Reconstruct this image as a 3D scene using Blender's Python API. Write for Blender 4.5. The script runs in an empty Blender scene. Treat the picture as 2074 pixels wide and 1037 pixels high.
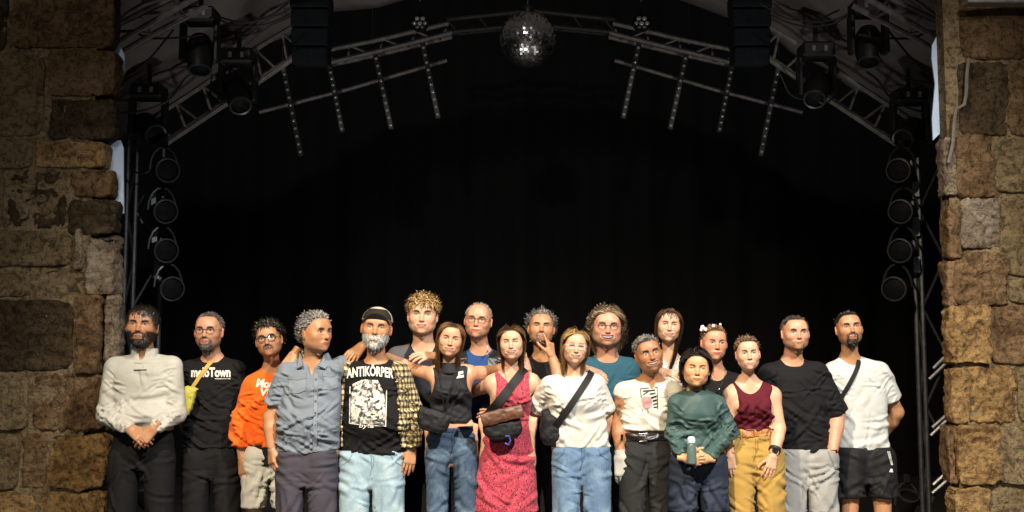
import bpy, bmesh, math, random
import numpy as np
from mathutils import Vector, Matrix
from mathutils.bvhtree import BVHTree

# ------------------------------------------------------------------ camera, sky, lights, exposure
R = math.radians
scene = bpy.context.scene
C = scene.collection
F_PX, W_PX, H_PX = 2200.0, 2074.0, 1037.0          # focal length and frame in photograph pixels
CAM = np.array((0.0, -6.0, 1.5))
PITCH = math.atan((713.0 - H_PX / 2) / F_PX)       # horizon sits at row 713 of the photograph
cam_data = bpy.data.cameras.new('camera')
cam_data.sensor_width = 36.0
cam_data.lens = 36.0 * F_PX / W_PX
cam_data.clip_end = 500.0
cam = bpy.data.objects.new('camera', cam_data)
cam.location = CAM
cam.rotation_euler = (R(90) + PITCH, 0, 0)
C.objects.link(cam)
scene.camera = cam

world = bpy.data.worlds.new('World')
scene.world = world
world.use_nodes = True
wn = world.node_tree
sky = wn.nodes.new('ShaderNodeTexSky')
sky.sky_type = 'NISHITA'
sky.sun_disc = False
sky.sun_elevation = R(38)
sky.sun_rotation = R(190)
bg = wn.nodes['Background']
wn.links.new(sky.outputs[0], bg.inputs[0])
bg.inputs[1].default_value = 0.0030                 # night sky

sun_d = bpy.data.lights.new('sun', 'SUN')           # weak night flood from the audience side
sun_d.energy = 0.32
sun_d.angle = R(3)
sun_d.color = (1.0, 0.93, 0.85)
sun = bpy.data.objects.new('sun', sun_d)
sun.rotation_euler = (R(90 - 12), 0, R(-6))
C.objects.link(sun)

scene.view_settings.view_transform = 'Standard'
scene.view_settings.look = 'None'
scene.view_settings.exposure = 0.0
scene.view_settings.gamma = 1.0
scene.view_settings.use_curve_mapping = False
scene.cycles.max_bounces = 6
scene.cycles.use_denoising = True
scene.cycles.sample_clamp_indirect = 4.0

_cp, _sp = math.cos(PITCH), math.sin(PITCH)
def at(px, py, Y):
    """world point at depth Y seen at photograph pixel (px, py)"""
    dx, dz = (px - W_PX / 2) / F_PX, (H_PX / 2 - py) / F_PX
    d = np.array((dx, _cp - dz * _sp, _sp + dz * _cp))
    return CAM + d * ((Y - CAM[1]) / d[1])

# ------------------------------------------------------------------ object helpers
def link(o, parent=None):
    C.objects.link(o)
    if parent is not None:
        o.parent = parent
    return o
def tag(o, label=None, cat=None, group=None, kind=None):
    for k, v in (('label', label), ('category', cat), ('group', group), ('kind', kind)):
        if v:
            o[k] = v
    return o
def empty(name, loc, label=None, cat=None, group=None):
    o = bpy.data.objects.new(name, None)
    o.empty_display_size = 0.1
    o.location = loc
    C.objects.link(o)
    return tag(o, label, cat, group)
def mesh_data(name, V, Fq, mat=None, smooth=True, col=None):
    me = bpy.data.meshes.new(name)
    V = np.asarray(V, np.float32)
    if isinstance(Fq, np.ndarray):
        n, k = Fq.shape
        me.vertices.add(len(V)); me.vertices.foreach_set('co', V.ravel())
        me.loops.add(n * k); me.loops.foreach_set('vertex_index', Fq.astype(np.int32).ravel())
        me.polygons.add(n)
        me.polygons.foreach_set('loop_start', np.arange(0, n * k, k, dtype=np.int32))
        me.polygons.foreach_set('loop_total', np.full(n, k, np.int32))
        me.update(calc_edges=True)
    else:
        me.from_pydata(V.tolist(), [], Fq)
        me.update()
    if smooth:
        me.polygons.foreach_set('use_smooth', np.ones(len(me.polygons), bool))
    if col is not None:
        a = me.attributes.new('Col', 'FLOAT_COLOR', 'POINT')
        c4 = np.ones((len(V), 4), np.float32); c4[:, :3] = np.clip(col, 0, 1)
        a.data.foreach_set('color', c4.ravel())
    if mat:
        me.materials.append(mat)
    return me
def mobj(name, V, Fq, mat, parent=None, smooth=True, col=None):
    return link(bpy.data.objects.new(name, mesh_data(name, V, Fq, mat, smooth, col)), parent)

class MB:
    """collects boxes, tubes, lathes into one mesh"""
    def __init__(s): s.v, s.f = [], []
    def add(s, V, Fc):
        o = len(s.v)
        s.v += [tuple(p) for p in V]
        s.f += [tuple(i + o for i in f) for f in Fc]
        return s
    def box(s, c, size, M=None, bevel=0.0):
        hx, hy, hz = [t / 2 for t in size]
        bm = bmesh.new()
        bmesh.ops.create_cube(bm, size=1.0)
        bmesh.ops.scale(bm, vec=size, verts=bm.verts)
        if bevel > 0:
            bmesh.ops.bevel(bm, geom=bm.edges[:], offset=bevel, segments=1, affect='EDGES')
        if M is not None:
            bmesh.ops.transform(bm, matrix=M, verts=bm.verts)
        bmesh.ops.translate(bm, vec=Vector(c), verts=bm.verts)
        bm.verts.index_update()
        s.add([v.co[:] for v in bm.verts], [[v.index for v in f.verts] for f in bm.faces])
        bm.free(); return s
    def tube(s, pts, rad, n=8, cap=True):
        pts = [Vector(p) for p in pts]
        rads = rad if hasattr(rad, '__len__') else [rad] * len(pts)
        V, Fc, up = [], [], None
        for i, p in enumerate(pts):
            t = (pts[min(i + 1, len(pts) - 1)] - pts[max(i - 1, 0)]).normalized()
            if up is None:
                up = Vector((0, 0, 1)) if abs(t.z) < .9 else Vector((0, 1, 0))
            x = t.cross(up).normalized(); y = x.cross(t).normalized(); up = y
            for k in range(n):
                a = 2 * math.pi * k / n
                V.append(p + (x * math.cos(a) + y * math.sin(a)) * rads[i])
        for i in range(len(pts) - 1):
            for k in range(n):
                a, b = i * n + k, i * n + (k + 1) % n
                Fc.append((a, b, b + n, a + n))
        if cap:
            Fc.append(tuple(range(n))[::-1]); Fc.append(tuple(range((len(pts) - 1) * n, len(pts) * n)))
        return s.add(V, Fc)
    def lathe(s, prof, M=None, n=20):
        """profile [(r, h)] about the z axis, then M"""
        V, Fc = [], []
        M = M or Matrix.Identity(4)
        for r, h in prof:
            for k in range(n):
                a = 2 * math.pi * k / n
                V.append(M @ Vector((r * math.cos(a), r * math.sin(a), h)))
        for i in range(len(prof) - 1):
            for k in range(n):
                a, b = i * n + k, i * n + (k + 1) % n
                Fc.append((a, b, b + n, a + n))
        return s.add(V, Fc)
    def build(s, name, mat, parent=None, smooth=False):
        o = mobj(name, s.v, s.f, mat, parent, smooth)
        if smooth:
            try: o.data.set_sharp_from_angle(angle=R(38))
            except Exception: pass
        return o

def aim(p, d, up=(0, 0, 1)):
    """matrix at p whose z axis points along d"""
    z = Vector(d).normalized(); u = Vector(up)
    if abs(z.dot(u)) > .98: u = Vector((0, 1, 0))
    x = u.cross(z).normalized(); y = z.cross(x)
    M = Matrix((x, y, z)).transposed().to_4x4(); M.translation = Vector(p)
    return M

# ------------------------------------------------------------------ materials
MATS = {}
def nodes_mat(name, rough=0.6, color=(.5, .5, .5), metal=0.0, spec=0.5):
    if name in MATS: return MATS[name], None, None, None
    m = bpy.data.materials.new(name); m.use_nodes = True
    nt = m.node_tree; b = nt.nodes['Principled BSDF']
    b.inputs['Base Color'].default_value = (*color, 1)
    b.inputs['Roughness'].default_value = rough
    b.inputs['Metallic'].default_value = metal
    b.inputs['Specular IOR Level'].default_value = spec
    MATS[name] = m
    return m, nt, b, nt.nodes.new('ShaderNodeTexCoord')
def N(nt, typ, **kw):
    n = nt.nodes.new('ShaderNode' + typ)
    for k, v in kw.items():
        if k in n.inputs: n.inputs[k].default_value = v
        else: setattr(n, k, v)
    return n
def noise(nt, vec, scale, detail=4, rough=.55, dist=0.0):
    n = N(nt, 'TexNoise', Scale=scale, Detail=detail, Roughness=rough, Distortion=dist)
    if vec is not None: nt.links.new(vec, n.inputs['Vector'])
    return n
def ramp(nt, fac, stops):
    r = nt.nodes.new('ShaderNodeValToRGB')
    el = r.color_ramp.elements
    while len(el) < len(stops): el.new(0.5)
    for e, (p, c) in zip(el, stops):
        e.position = p; e.color = (*c, 1)
    nt.links.new(fac, r.inputs[0])
    return r.outputs[0]
def mix(nt, fac, a, b, typ='MIX'):
    n = nt.nodes.new('ShaderNodeMix'); n.data_type = 'RGBA'; n.blend_type = typ
    for s, v in ((n.inputs[0], fac), (n.inputs[6], a), (n.inputs[7], b)):
        if isinstance(v, bpy.types.NodeSocket): nt.links.new(v, s)
        elif isinstance(v, (int, float)): s.default_value = v
        else: s.default_value = (*v, 1)
    return n.outputs[2]
def bump(nt, b, height, strength=.4, dist=.01, prev=None):
    n = N(nt, 'Bump', Strength=strength, Distance=dist)
    nt.links.new(height, n.inputs['Height'])
    if prev is not None: nt.links.new(prev, n.inputs['Normal'])
    nt.links.new(n.outputs[0], b.inputs['Normal'])
    return n.outputs[0]
def sc(c, k): return tuple(min(1, x * k) for x in c)

def plain(name, color, rough=.5, metal=0.0, var=.25, scale=30, bmp=.15, spec=.5):
    m, nt, b, tc = nodes_mat(name, rough, color, metal, spec)
    if nt is None: return m
    n = noise(nt, tc.outputs['Object'], scale, 5)
    nt.links.new(ramp(nt, n.outputs[0], [(.3, sc(color, 1 - var)), (.7, sc(color, 1 + var))]), b.inputs['Base Color'])
    bump(nt, b, n.outputs[0], bmp, .004)
    return m
def cloth(name, color, rough=.85, pattern=None, fold=.35, weave=700, var=.12, col2=None):
    m, nt, b, tc = nodes_mat(name, rough, color, 0, .25)
    if nt is None: return m
    v = tc.outputs['Object']
    big = noise(nt, v, 7, 3, .5, .6)
    fine = noise(nt, v, weave, 2)
    base = ramp(nt, big.outputs[0], [(.3, sc(color, 1 - var)), (.7, sc(color, 1 + var))])
    if pattern == 'denim':
        wash = noise(nt, v, 9, 5, .6, .8)
        base = ramp(nt, wash.outputs[0], [(.25, sc(color, .62)), (.5, color), (.72, col2)])
        mp = N(nt, 'Mapping'); mp.inputs['Scale'].default_value = (260, 260, 40); nt.links.new(v, mp.inputs[0])
        st = noise(nt, mp.outputs[0], 1.0, 2)
        base = mix(nt, .35, base, mix(nt, st.outputs[0], sc(color, .5), col2), 'MIX')
    elif pattern == 'plaid':
        sx = N(nt, 'SeparateXYZ'); nt.links.new(v, sx.inputs[0])
        def band(sock, f, w):
            mu = N(nt, 'Math', operation='MULTIPLY'); nt.links.new(sock, mu.inputs[0]); mu.inputs[1].default_value = f
            fr = N(nt, 'Math', operation='FRACT'); nt.links.new(mu.outputs[0], fr.inputs[0])
            lt = N(nt, 'Math', operation='LESS_THAN'); nt.links.new(fr.outputs[0], lt.inputs[0]); lt.inputs[1].default_value = w
            return lt.outputs[0]
        ax = N(nt, 'Math', operation='ADD'); nt.links.new(sx.outputs[0], ax.inputs[0]); nt.links.new(sx.outputs[1], ax.inputs[1])
        ba, bb = band(ax.outputs[0], 31, .46), band(sx.outputs[2], 31, .46)
        base = mix(nt, ba, color, sc(color, .28)); base2 = mix(nt, ba, sc(color, .28), col2)
        base = mix(nt, bb, base, base2)
    elif pattern == 'print':
        mp = N(nt, 'Mapping'); mp.inputs['Scale'].default_value = (1, 1, .75); nt.links.new(v, mp.inputs[0])
        vo = N(nt, 'TexVoronoi', Scale=85); nt.links.new(mp.outputs[0], vo.inputs['Vector'])
        vo2 = N(nt, 'TexVoronoi', Scale=120); nt.links.new(v, vo2.inputs['Vector'])
        base = mix(nt, ramp(nt, vo.outputs['Distance'], [(.22, (1, 1, 1)), (.36, (0, 0, 0))]), base, col2)
        base = mix(nt, ramp(nt, vo2.outputs['Distance'], [(.14, (1, 1, 1)), (.24, (0, 0, 0))]), base, (.62, .26, .24))
    elif pattern == 'heather':
        h = noise(nt, v, 240, 4, .7)
        base = mix(nt, ramp(nt, h.outputs[0], [(.4, (0, 0, 0)), (.62, (1, 1, 1))]), base, col2)
    nt.links.new(base, b.inputs['Base Color'])
    b.inputs['Sheen Weight'].default_value = .12 if sum(color) > .3 else 0
    mid = noise(nt, v, 24, 4, .55, 1.2)
    p = bump(nt, b, mid.outputs[0], fold*.4, .012)
    bump(nt, b, fine.outputs[0], .18, .002, p)
    return m
def attr_mat(name, rough, spec=.4, sss=0.0, bmp=.0, scale=300, aniso=0):
    m, nt, b, tc = nodes_mat(name, rough, (.5, .5, .5), 0, spec)
    if nt is None: return m
    a = N(nt, 'Attribute', attribute_name='Col')
    n = noise(nt, tc.outputs['Object'], scale, 4, .6)
    base = mix(nt, .22, a.outputs[0], ramp(nt, n.outputs[0], [(.3, (.25, .2, .2)), (.7, (.85, .8, .8))]), 'SOFT_LIGHT')
    nt.links.new(base, b.inputs['Base Color'])
    if sss:
        b.inputs['Subsurface Weight'].default_value = sss
        b.inputs['Subsurface Radius'].default_value = (1, .35, .2)
        b.inputs['Subsurface Scale'].default_value = .0022
    if bmp: bump(nt, b, n.outputs[0], bmp, .002)
    return m
M_SKIN = attr_mat('skin', .45, .42, .3, .25, 260)
M_HAIR = attr_mat('hair', .42, .55, 0, 0, 500)

# ------------------------------------------------------------------ distance fields and surface nets
f32 = np.float32
class Vol:
    def __init__(s, lo, hi, h):
        s.h = h; s.lo = np.asarray(lo, float)
        s.n = np.maximum(np.ceil((np.asarray(hi, float) - s.lo) / h).astype(int) + 1, 4)
        s.F = np.full(s.n, 1.0, f32)
        s.ax = [(s.lo[i] + h * np.arange(s.n[i])).astype(f32) for i in range(3)]
    def win(s, lo, hi):
        sl = []
        for i in range(3):
            a = int(max(0, math.floor((lo[i] - s.lo[i]) / s.h))); b = int(min(s.n[i], math.ceil((hi[i] - s.lo[i]) / s.h) + 1))
            if b <= a: return None
            sl.append(slice(a, b))
        X = s.ax[0][sl[0]][:, None, None]; Y = s.ax[1][sl[1]][None, :, None]; Z = s.ax[2][sl[2]][None, None, :]
        return tuple(sl), X, Y, Z
    def add(s, prim, k=0.0, m=.02):
        lo, hi, fn = prim
        w = s.win(np.asarray(lo) - k - m, np.asarray(hi) + k + m)
        if w is None: return s
        sl, X, Y, Z = w
        d = fn(X, Y, Z); a = s.F[sl]
        if k > 0:
            h = np.maximum(k - np.abs(a - d), 0) / k
            s.F[sl] = np.minimum(a, d) - h * h * (k * .25)
        else: s.F[sl] = np.minimum(a, d)
        return s
    def cut(s, prim, k=0.0, m=.02):
        lo, hi, fn = prim
        w = s.win(np.asarray(lo) - k - m, np.asarray(hi) + k + m)
        if w is None: return s
        sl, X, Y, Z = w
        d = -fn(X, Y, Z); a = s.F[sl]
        if k > 0:
            h = np.maximum(k - np.abs(a - d), 0) / k
            s.F[sl] = np.maximum(a, d) + h * h * (k * .25)
        else: s.F[sl] = np.maximum(a, d)
        return s
    def plane(s, p, nrm):
        """keep the side opposite to nrm"""
        X, Y, Z = s.ax[0][:, None, None], s.ax[1][None, :, None], s.ax[2][None, None, :]
        d = (X - f32(p[0])) * f32(nrm[0]) + (Y - f32(p[1])) * f32(nrm[1]) + (Z - f32(p[2])) * f32(nrm[2])
        s.F = np.maximum(s.F, d); return s
    def mesh(s):
        F = s.F; n = F.shape
        I = F < 0
        cnt = np.zeros((n[0]-1, n[1]-1, n[2]-1), np.uint8)
        for a in (0, 1):
            for b in (0, 1):
                for c in (0, 1):
                    cnt += I[a:n[0]-1+a, b:n[1]-1+b, c:n[2]-1+c]
        act = (cnt > 0) & (cnt < 8)
        idx = np.full(cnt.shape, -1, np.int32)
        ijk = np.argwhere(act)
        idx[act] = np.arange(len(ijk))
        acc = np.zeros((len(ijk), 3)); num = np.zeros(len(ijk))
        corners = [(a, b, c) for a in (0, 1) for b in (0, 1) for c in (0, 1)]
        vals = {c: F[ijk[:, 0]+c[0], ijk[:, 1]+c[1], ijk[:, 2]+c[2]] for c in corners}
        for c in corners:
            for ax in range(3):
                if c[ax]: continue
                e = list(c); e[ax] = 1; e = tuple(e)
                va, vb = vals[c], vals[e]
                x = (va < 0) != (vb < 0)
                t = np.where(x, va / np.where(x, va - vb, 1), 0)
                p = np.array(c, float)[None, :].repeat(len(ijk), 0); p[:, ax] += t
                acc += p * x[:, None]; num += x
        V = s.lo + s.h * (ijk + acc / num[:, None])
        faces = []
        for ax in range(3):
            o1, o2 = (ax + 1) % 3, (ax + 2) % 3
            sa = [slice(None)] * 3; sb = [slice(None)] * 3
            sa[ax] = slice(0, -1); sb[ax] = slice(1, None)
            for o in (o1, o2): sa[o] = slice(1, -1); sb[o] = slice(1, -1)
            A, B = I[tuple(sa)], I[tuple(sb)]
            e = np.argwhere(A != B)
            if not len(e): continue
            flip = A[tuple(e.T)]
            e[:, o1] += 1; e[:, o2] += 1
            def cell(d1, d2):
                q = e.copy(); q[:, o1] += d1; q[:, o2] += d2
                return idx[q[:, 0], q[:, 1], q[:, 2]]
            q = np.stack([cell(-1, -1), cell(0, -1), cell(0, 0), cell(-1, 0)], 1)
            q[~flip] = q[~flip][:, ::-1]
            faces.append(q)
        return V, np.concatenate(faces) if faces else np.zeros((0, 4), int)
def normals(V, Q):
    n = np.cross(V[Q[:, 2]] - V[Q[:, 0]], V[Q[:, 3 if Q.shape[1] > 3 else 1]] - V[Q[:, 1 if Q.shape[1] > 3 else 0]])
    out = np.zeros_like(V)
    for k in range(Q.shape[1]): np.add.at(out, Q[:, k], n)
    return out / np.maximum(np.linalg.norm(out, axis=1, keepdims=True), 1e-12)
def keep(V, Q, mask):
    """keep faces whose vertices all satisfy mask"""
    Q = Q[mask[Q].all(1)]
    u = np.unique(Q); m = np.full(len(V), -1); m[u] = np.arange(len(u))
    return V[u], m[Q]

def ell(c, r, M=None):
    c = np.asarray(c, float); r = np.asarray(r, float)
    R_ = max(r)
    ext = r if M is None else np.full(3, R_)
    def fn(X, Y, Z):
        x, y, z = X - f32(c[0]), Y - f32(c[1]), Z - f32(c[2])
        if M is not None:
            x, y, z = (M[0][0]*x + M[1][0]*y + M[2][0]*z, M[0][1]*x + M[1][1]*y + M[2][1]*z, M[0][2]*x + M[1][2]*y + M[2][2]*z)
        a, b, d = x / f32(r[0]), y / f32(r[1]), z / f32(r[2])
        k0 = np.sqrt(a*a + b*b + d*d); k1 = np.sqrt((a/f32(r[0]))**2 + (b/f32(r[1]))**2 + (d/f32(r[2]))**2) + f32(1e-6)
        return k0 * (k0 - 1) / k1
    return c - ext, c + ext, fn
def cap(a, b, ra, rb=None, flat=None):
    a, b = np.asarray(a, float), np.asarray(b, float); rb = ra if rb is None else rb
    ba = b - a; bb = max(float(ba @ ba), 1e-9); r = max(ra, rb)
    u = ba / math.sqrt(bb)
    def fn(X, Y, Z):
        x, y, z = X - f32(a[0]), Y - f32(a[1]), Z - f32(a[2])
        t = np.clip((x*f32(ba[0]) + y*f32(ba[1]) + z*f32(ba[2])) / f32(bb), 0, 1)
        d = np.sqrt((x - t*f32(ba[0]))**2 + (y - t*f32(ba[1]))**2 + (z - t*f32(ba[2]))**2) - (f32(ra) + f32(rb - ra) * t)
        if flat is not None:
            d = np.maximum(d, x*f32(u[0]) + y*f32(u[1]) + z*f32(u[2]) - f32(flat))
        return d
    return np.minimum(a, b) - r, np.maximum(a, b) + r, fn
def loft(rows, infl=0.0, n=2.4, rnd=.02):
    """rows (z, cx, cy, a, b) stacked along z"""
    rows = sorted(rows); z, cx, cy, a, b = [np.array(t, float) for t in zip(*rows)]
    a = np.maximum(a + infl - rnd, .005); b = np.maximum(b + infl - rnd, .005)
    z0, z1 = z[0], z[-1]
    # smooth interpolation of the rows
    zz = np.linspace(z0, z1, 80)
    def sm(v):
        y = np.interp(zz, z, v)
        for _ in range(3):
            y[1:-1] = (y[:-2] + 2*y[1:-1] + y[2:]) / 4
        return y
    cx, cy, a, b = sm(cx), sm(cy), sm(a), sm(b)
    lo = np.array((min(cx - a), min(cy - b), z0)) - rnd; hi = np.array((max(cx + a), max(cy + b), z1)) + rnd
    def fn(X, Y, Z):
        q = Z[0, 0] if Z.ndim == 3 else Z
        A, B, U, W = [np.interp(q, zz, t).astype(f32)[None, None, :] for t in (a, b, cx, cy)]
        d2 = ((np.abs(X - U) / A)**n + (np.abs(Y - W) / B)**n + f32(1e-9))**(1/n)
        d2 = (d2 - 1) * np.minimum(A, B)
        dz = np.maximum(np.maximum(f32(z0) - Z, Z - f32(z1)), 0)
        return np.where(dz > 0, np.sqrt(np.maximum(d2, 0)**2 + dz**2), d2) - f32(rnd)
    return lo, hi, fn

# cheap 3-D value noise for vertices
_rng = np.random.RandomState(7)
_PERM = _rng.permutation(512); _VAL = _rng.rand(512) * 2 - 1
def vnoise(P, f=1.0, seed=0):
    p = np.asarray(P, float) * f + seed * 17.31
    i = np.floor(p).astype(int); t = p - i; t = t * t * (3 - 2 * t)
    out = 0
    for a in (0, 1):
        for b in (0, 1):
            for c in (0, 1):
                h = _VAL[(_PERM[(_PERM[(_PERM[(i[:, 0]+a) & 511] + i[:, 1]+b) & 511] + i[:, 2]+c) & 511])]
                out = out + h * (t[:, 0] if a else 1-t[:, 0]) * (t[:, 1] if b else 1-t[:, 1]) * (t[:, 2] if c else 1-t[:, 2])
    return out
def ss(x, a, b):
    t = np.clip((x - a) / (b - a), 0, 1); return t * t * (3 - 2 * t)

# ------------------------------------------------------------------ people: head
def eu(yaw=0, pitch=0, roll=0):
    """yaw + turns the face to image right, pitch + lifts the chin, roll + tips it anticlockwise in the image"""
    return np.array(Matrix.Rotation(R(yaw), 3, 'Z') @ Matrix.Rotation(R(-roll), 3, 'Y') @ Matrix.Rotation(R(-pitch), 3, 'X'))

def head_mesh(fp, neck_to, traps=(), h=.0037):
    """skin surface of a head in canonical coordinates (chin z=-.115, crown z=.115, face to -y)"""
    g = fp.get
    w, jw = g('wide', 1.0), g('jaw', 1.0)
    sm = g('smile', .3); nose = g('nose', 1.0); fem = g('fem', 0)
    v = Vol((-.115, -.135, -.21), (.115, .135, .128), h)
    v.add(ell((0, .016, .030), (.0745*w, .094, .084)))
    v.add(ell((0, -.022, -.022), (.062*w, .064, .086)), .055)
    v.add(ell((0, -.034, -.070), (.049*w*jw, .045, .039)), .045)
    for s in (-1, 1):
        v.add(ell((s*.044*w*jw, .004, -.056), (.019, .029, .025)), .04)
        v.add(ell((s*.042*w, -.052, -.022 + .004*sm), (.023, .022, .021)), .032)
        if sm > .4: v.add(ell((s*.038*w, -.064, -.035 + .006*sm), (.017, .016, .015)), .020)
    v.add(ell((0, -.074, -.099), (.019*jw, .017, .015)), .025)
    if not fem: v.add(cap((-.036*w, -.076, .019), (.036*w, -.076, .019), .0125), .02)
    v.add(ell((0, -.058, .052), (.044*w, .022, .032)), .05)
    for s in (-1, 1):
        v.cut(ell((s*.031*w, -.098, .005), (.020, .022, .0125)), .011)
        v.add(ell((s*.031*w, -.0735, .001), (.0165, .0135, .0125)), .004)
    nl = nose
    v.add(cap((0, -.082, .012), (0, -.1015 - .010*(nl-1), -.030), .0065, .0105*nl), .010)
    v.add(ell((0, -.103 - .010*(nl-1), -.034), (.0105*nl, .0115*nl, .0095*nl)), .006)
    for s in (-1, 1):
        v.add(ell((s*.0125*nl, -.092, -.0375), (.0085*nl, .011, .008)), .006)
        v.cut(cap((s*.021, -.097, -.038), (s*(.034+.006*sm), -.080, -.074), .0050), .007)
    # mouth
    mw = .0265 * (1 + .42*sm); zc = -.0685 + .002*sm
    v.add(ell((0, -.080, zc), (mw*1.1, .015, .019)), .014)
    for i in range(6):
        x0, x1 = -mw + 2*mw*i/6, -mw + 2*mw*(i+1)/6
        zf = lambda x: zc + sm*.009*(x/mw)**2
        yf = lambda x: -.0955 + .016*(x/mw)**2
        op = g('teeth', 0) * .0075
        v.add(cap((x0, yf(x0), zf(x0)+.0045+op), (x1, yf(x1), zf(x1)+.0045+op), .0030), .004)
        v.add(cap((x0, yf(x0)+.001, zf(x0)-.0055-op), (x1, yf(x1)+.001, zf(x1)-.0055-op), .0038), .004)
    if g('teeth', 0):
        for i in range(6):
            x0, x1 = (-mw + 2*mw*i/6)*.86, (-mw + 2*mw*(i+1)/6)*.86
            v.cut(cap((x0, yf(x0)-.004, zf(x0)), (x1, yf(x1)-.004, zf(x1)), .0015+.0058*g('teeth')), .002)
    for s in (-1, 1):
        M = np.array(Matrix.Rotation(R(-12), 3, 'X') @ Matrix.Rotation(R(s*24), 3, 'Z'))
        v.add(ell((s*.0795*w, .012, -.010), (.0068, .0190, .032), M), .006)
        v.cut(ell((s*.0895*w, .006, -.006), (.006, .010, .018), M), .005)
    nt = np.asarray(neck_to, float)
    v.add(cap((0, .020, -.060), nt, .053*g('neck', 1.0), .057*g('neck', 1.0)), .03)
    for t_ in traps: v.add(t_, .04)
    if not fem: v.add(ell((0, -.030, -.128), (.012, .012, .014)), .02)
    V, Q = v.mesh()
    return V, Q

def hairline(V, fp):
    phi = np.degrees(np.arctan2(np.abs(V[:, 0]), -(V[:, 1] - .012)))
    hl = fp.get('hairline', 0.0); tp = fp.get('temple', 0.0)
    z = np.interp(phi, [0, 25, 42, 58, 74, 92, 112, 140, 180],
                  [.076+hl, .074+hl, .062+hl*.7+tp, .036+tp*.7, .012, .004, -.030, -.055, -.062])
    return V[:, 2] - z, phi
def beard_w(V, fp):
    x, y, z = np.abs(V[:, 0]), V[:, 1], V[:, 2]
    side = ss(-z, .030, .046) * ss(x, .030, .048)             # jaw sides
    low = ss(-z, .078, .090)                                  # chin and under
    mous = ss(-z, .0425, .047) * ss(.060 + z, .0, .005) * ss(.034 - x, 0, .006)
    cor = ss(x, .022, .027) * ss(.045 - x, 0, .008) * ss(-z, .045, .055)
    front = ss(-y, -.01, .012) * ss(z, -.150, -.128)
    m = fp.get('beard', '')
    out = np.zeros(len(V))
    if m in ('full',): out = np.maximum.reduce([side, low, mous, cor])
    elif m == 'goatee': out = np.maximum.reduce([low * ss(.045 - x, 0, .01), mous, cor*.9])
    elif m == 'moustache': out = mous
    return out * front

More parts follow.
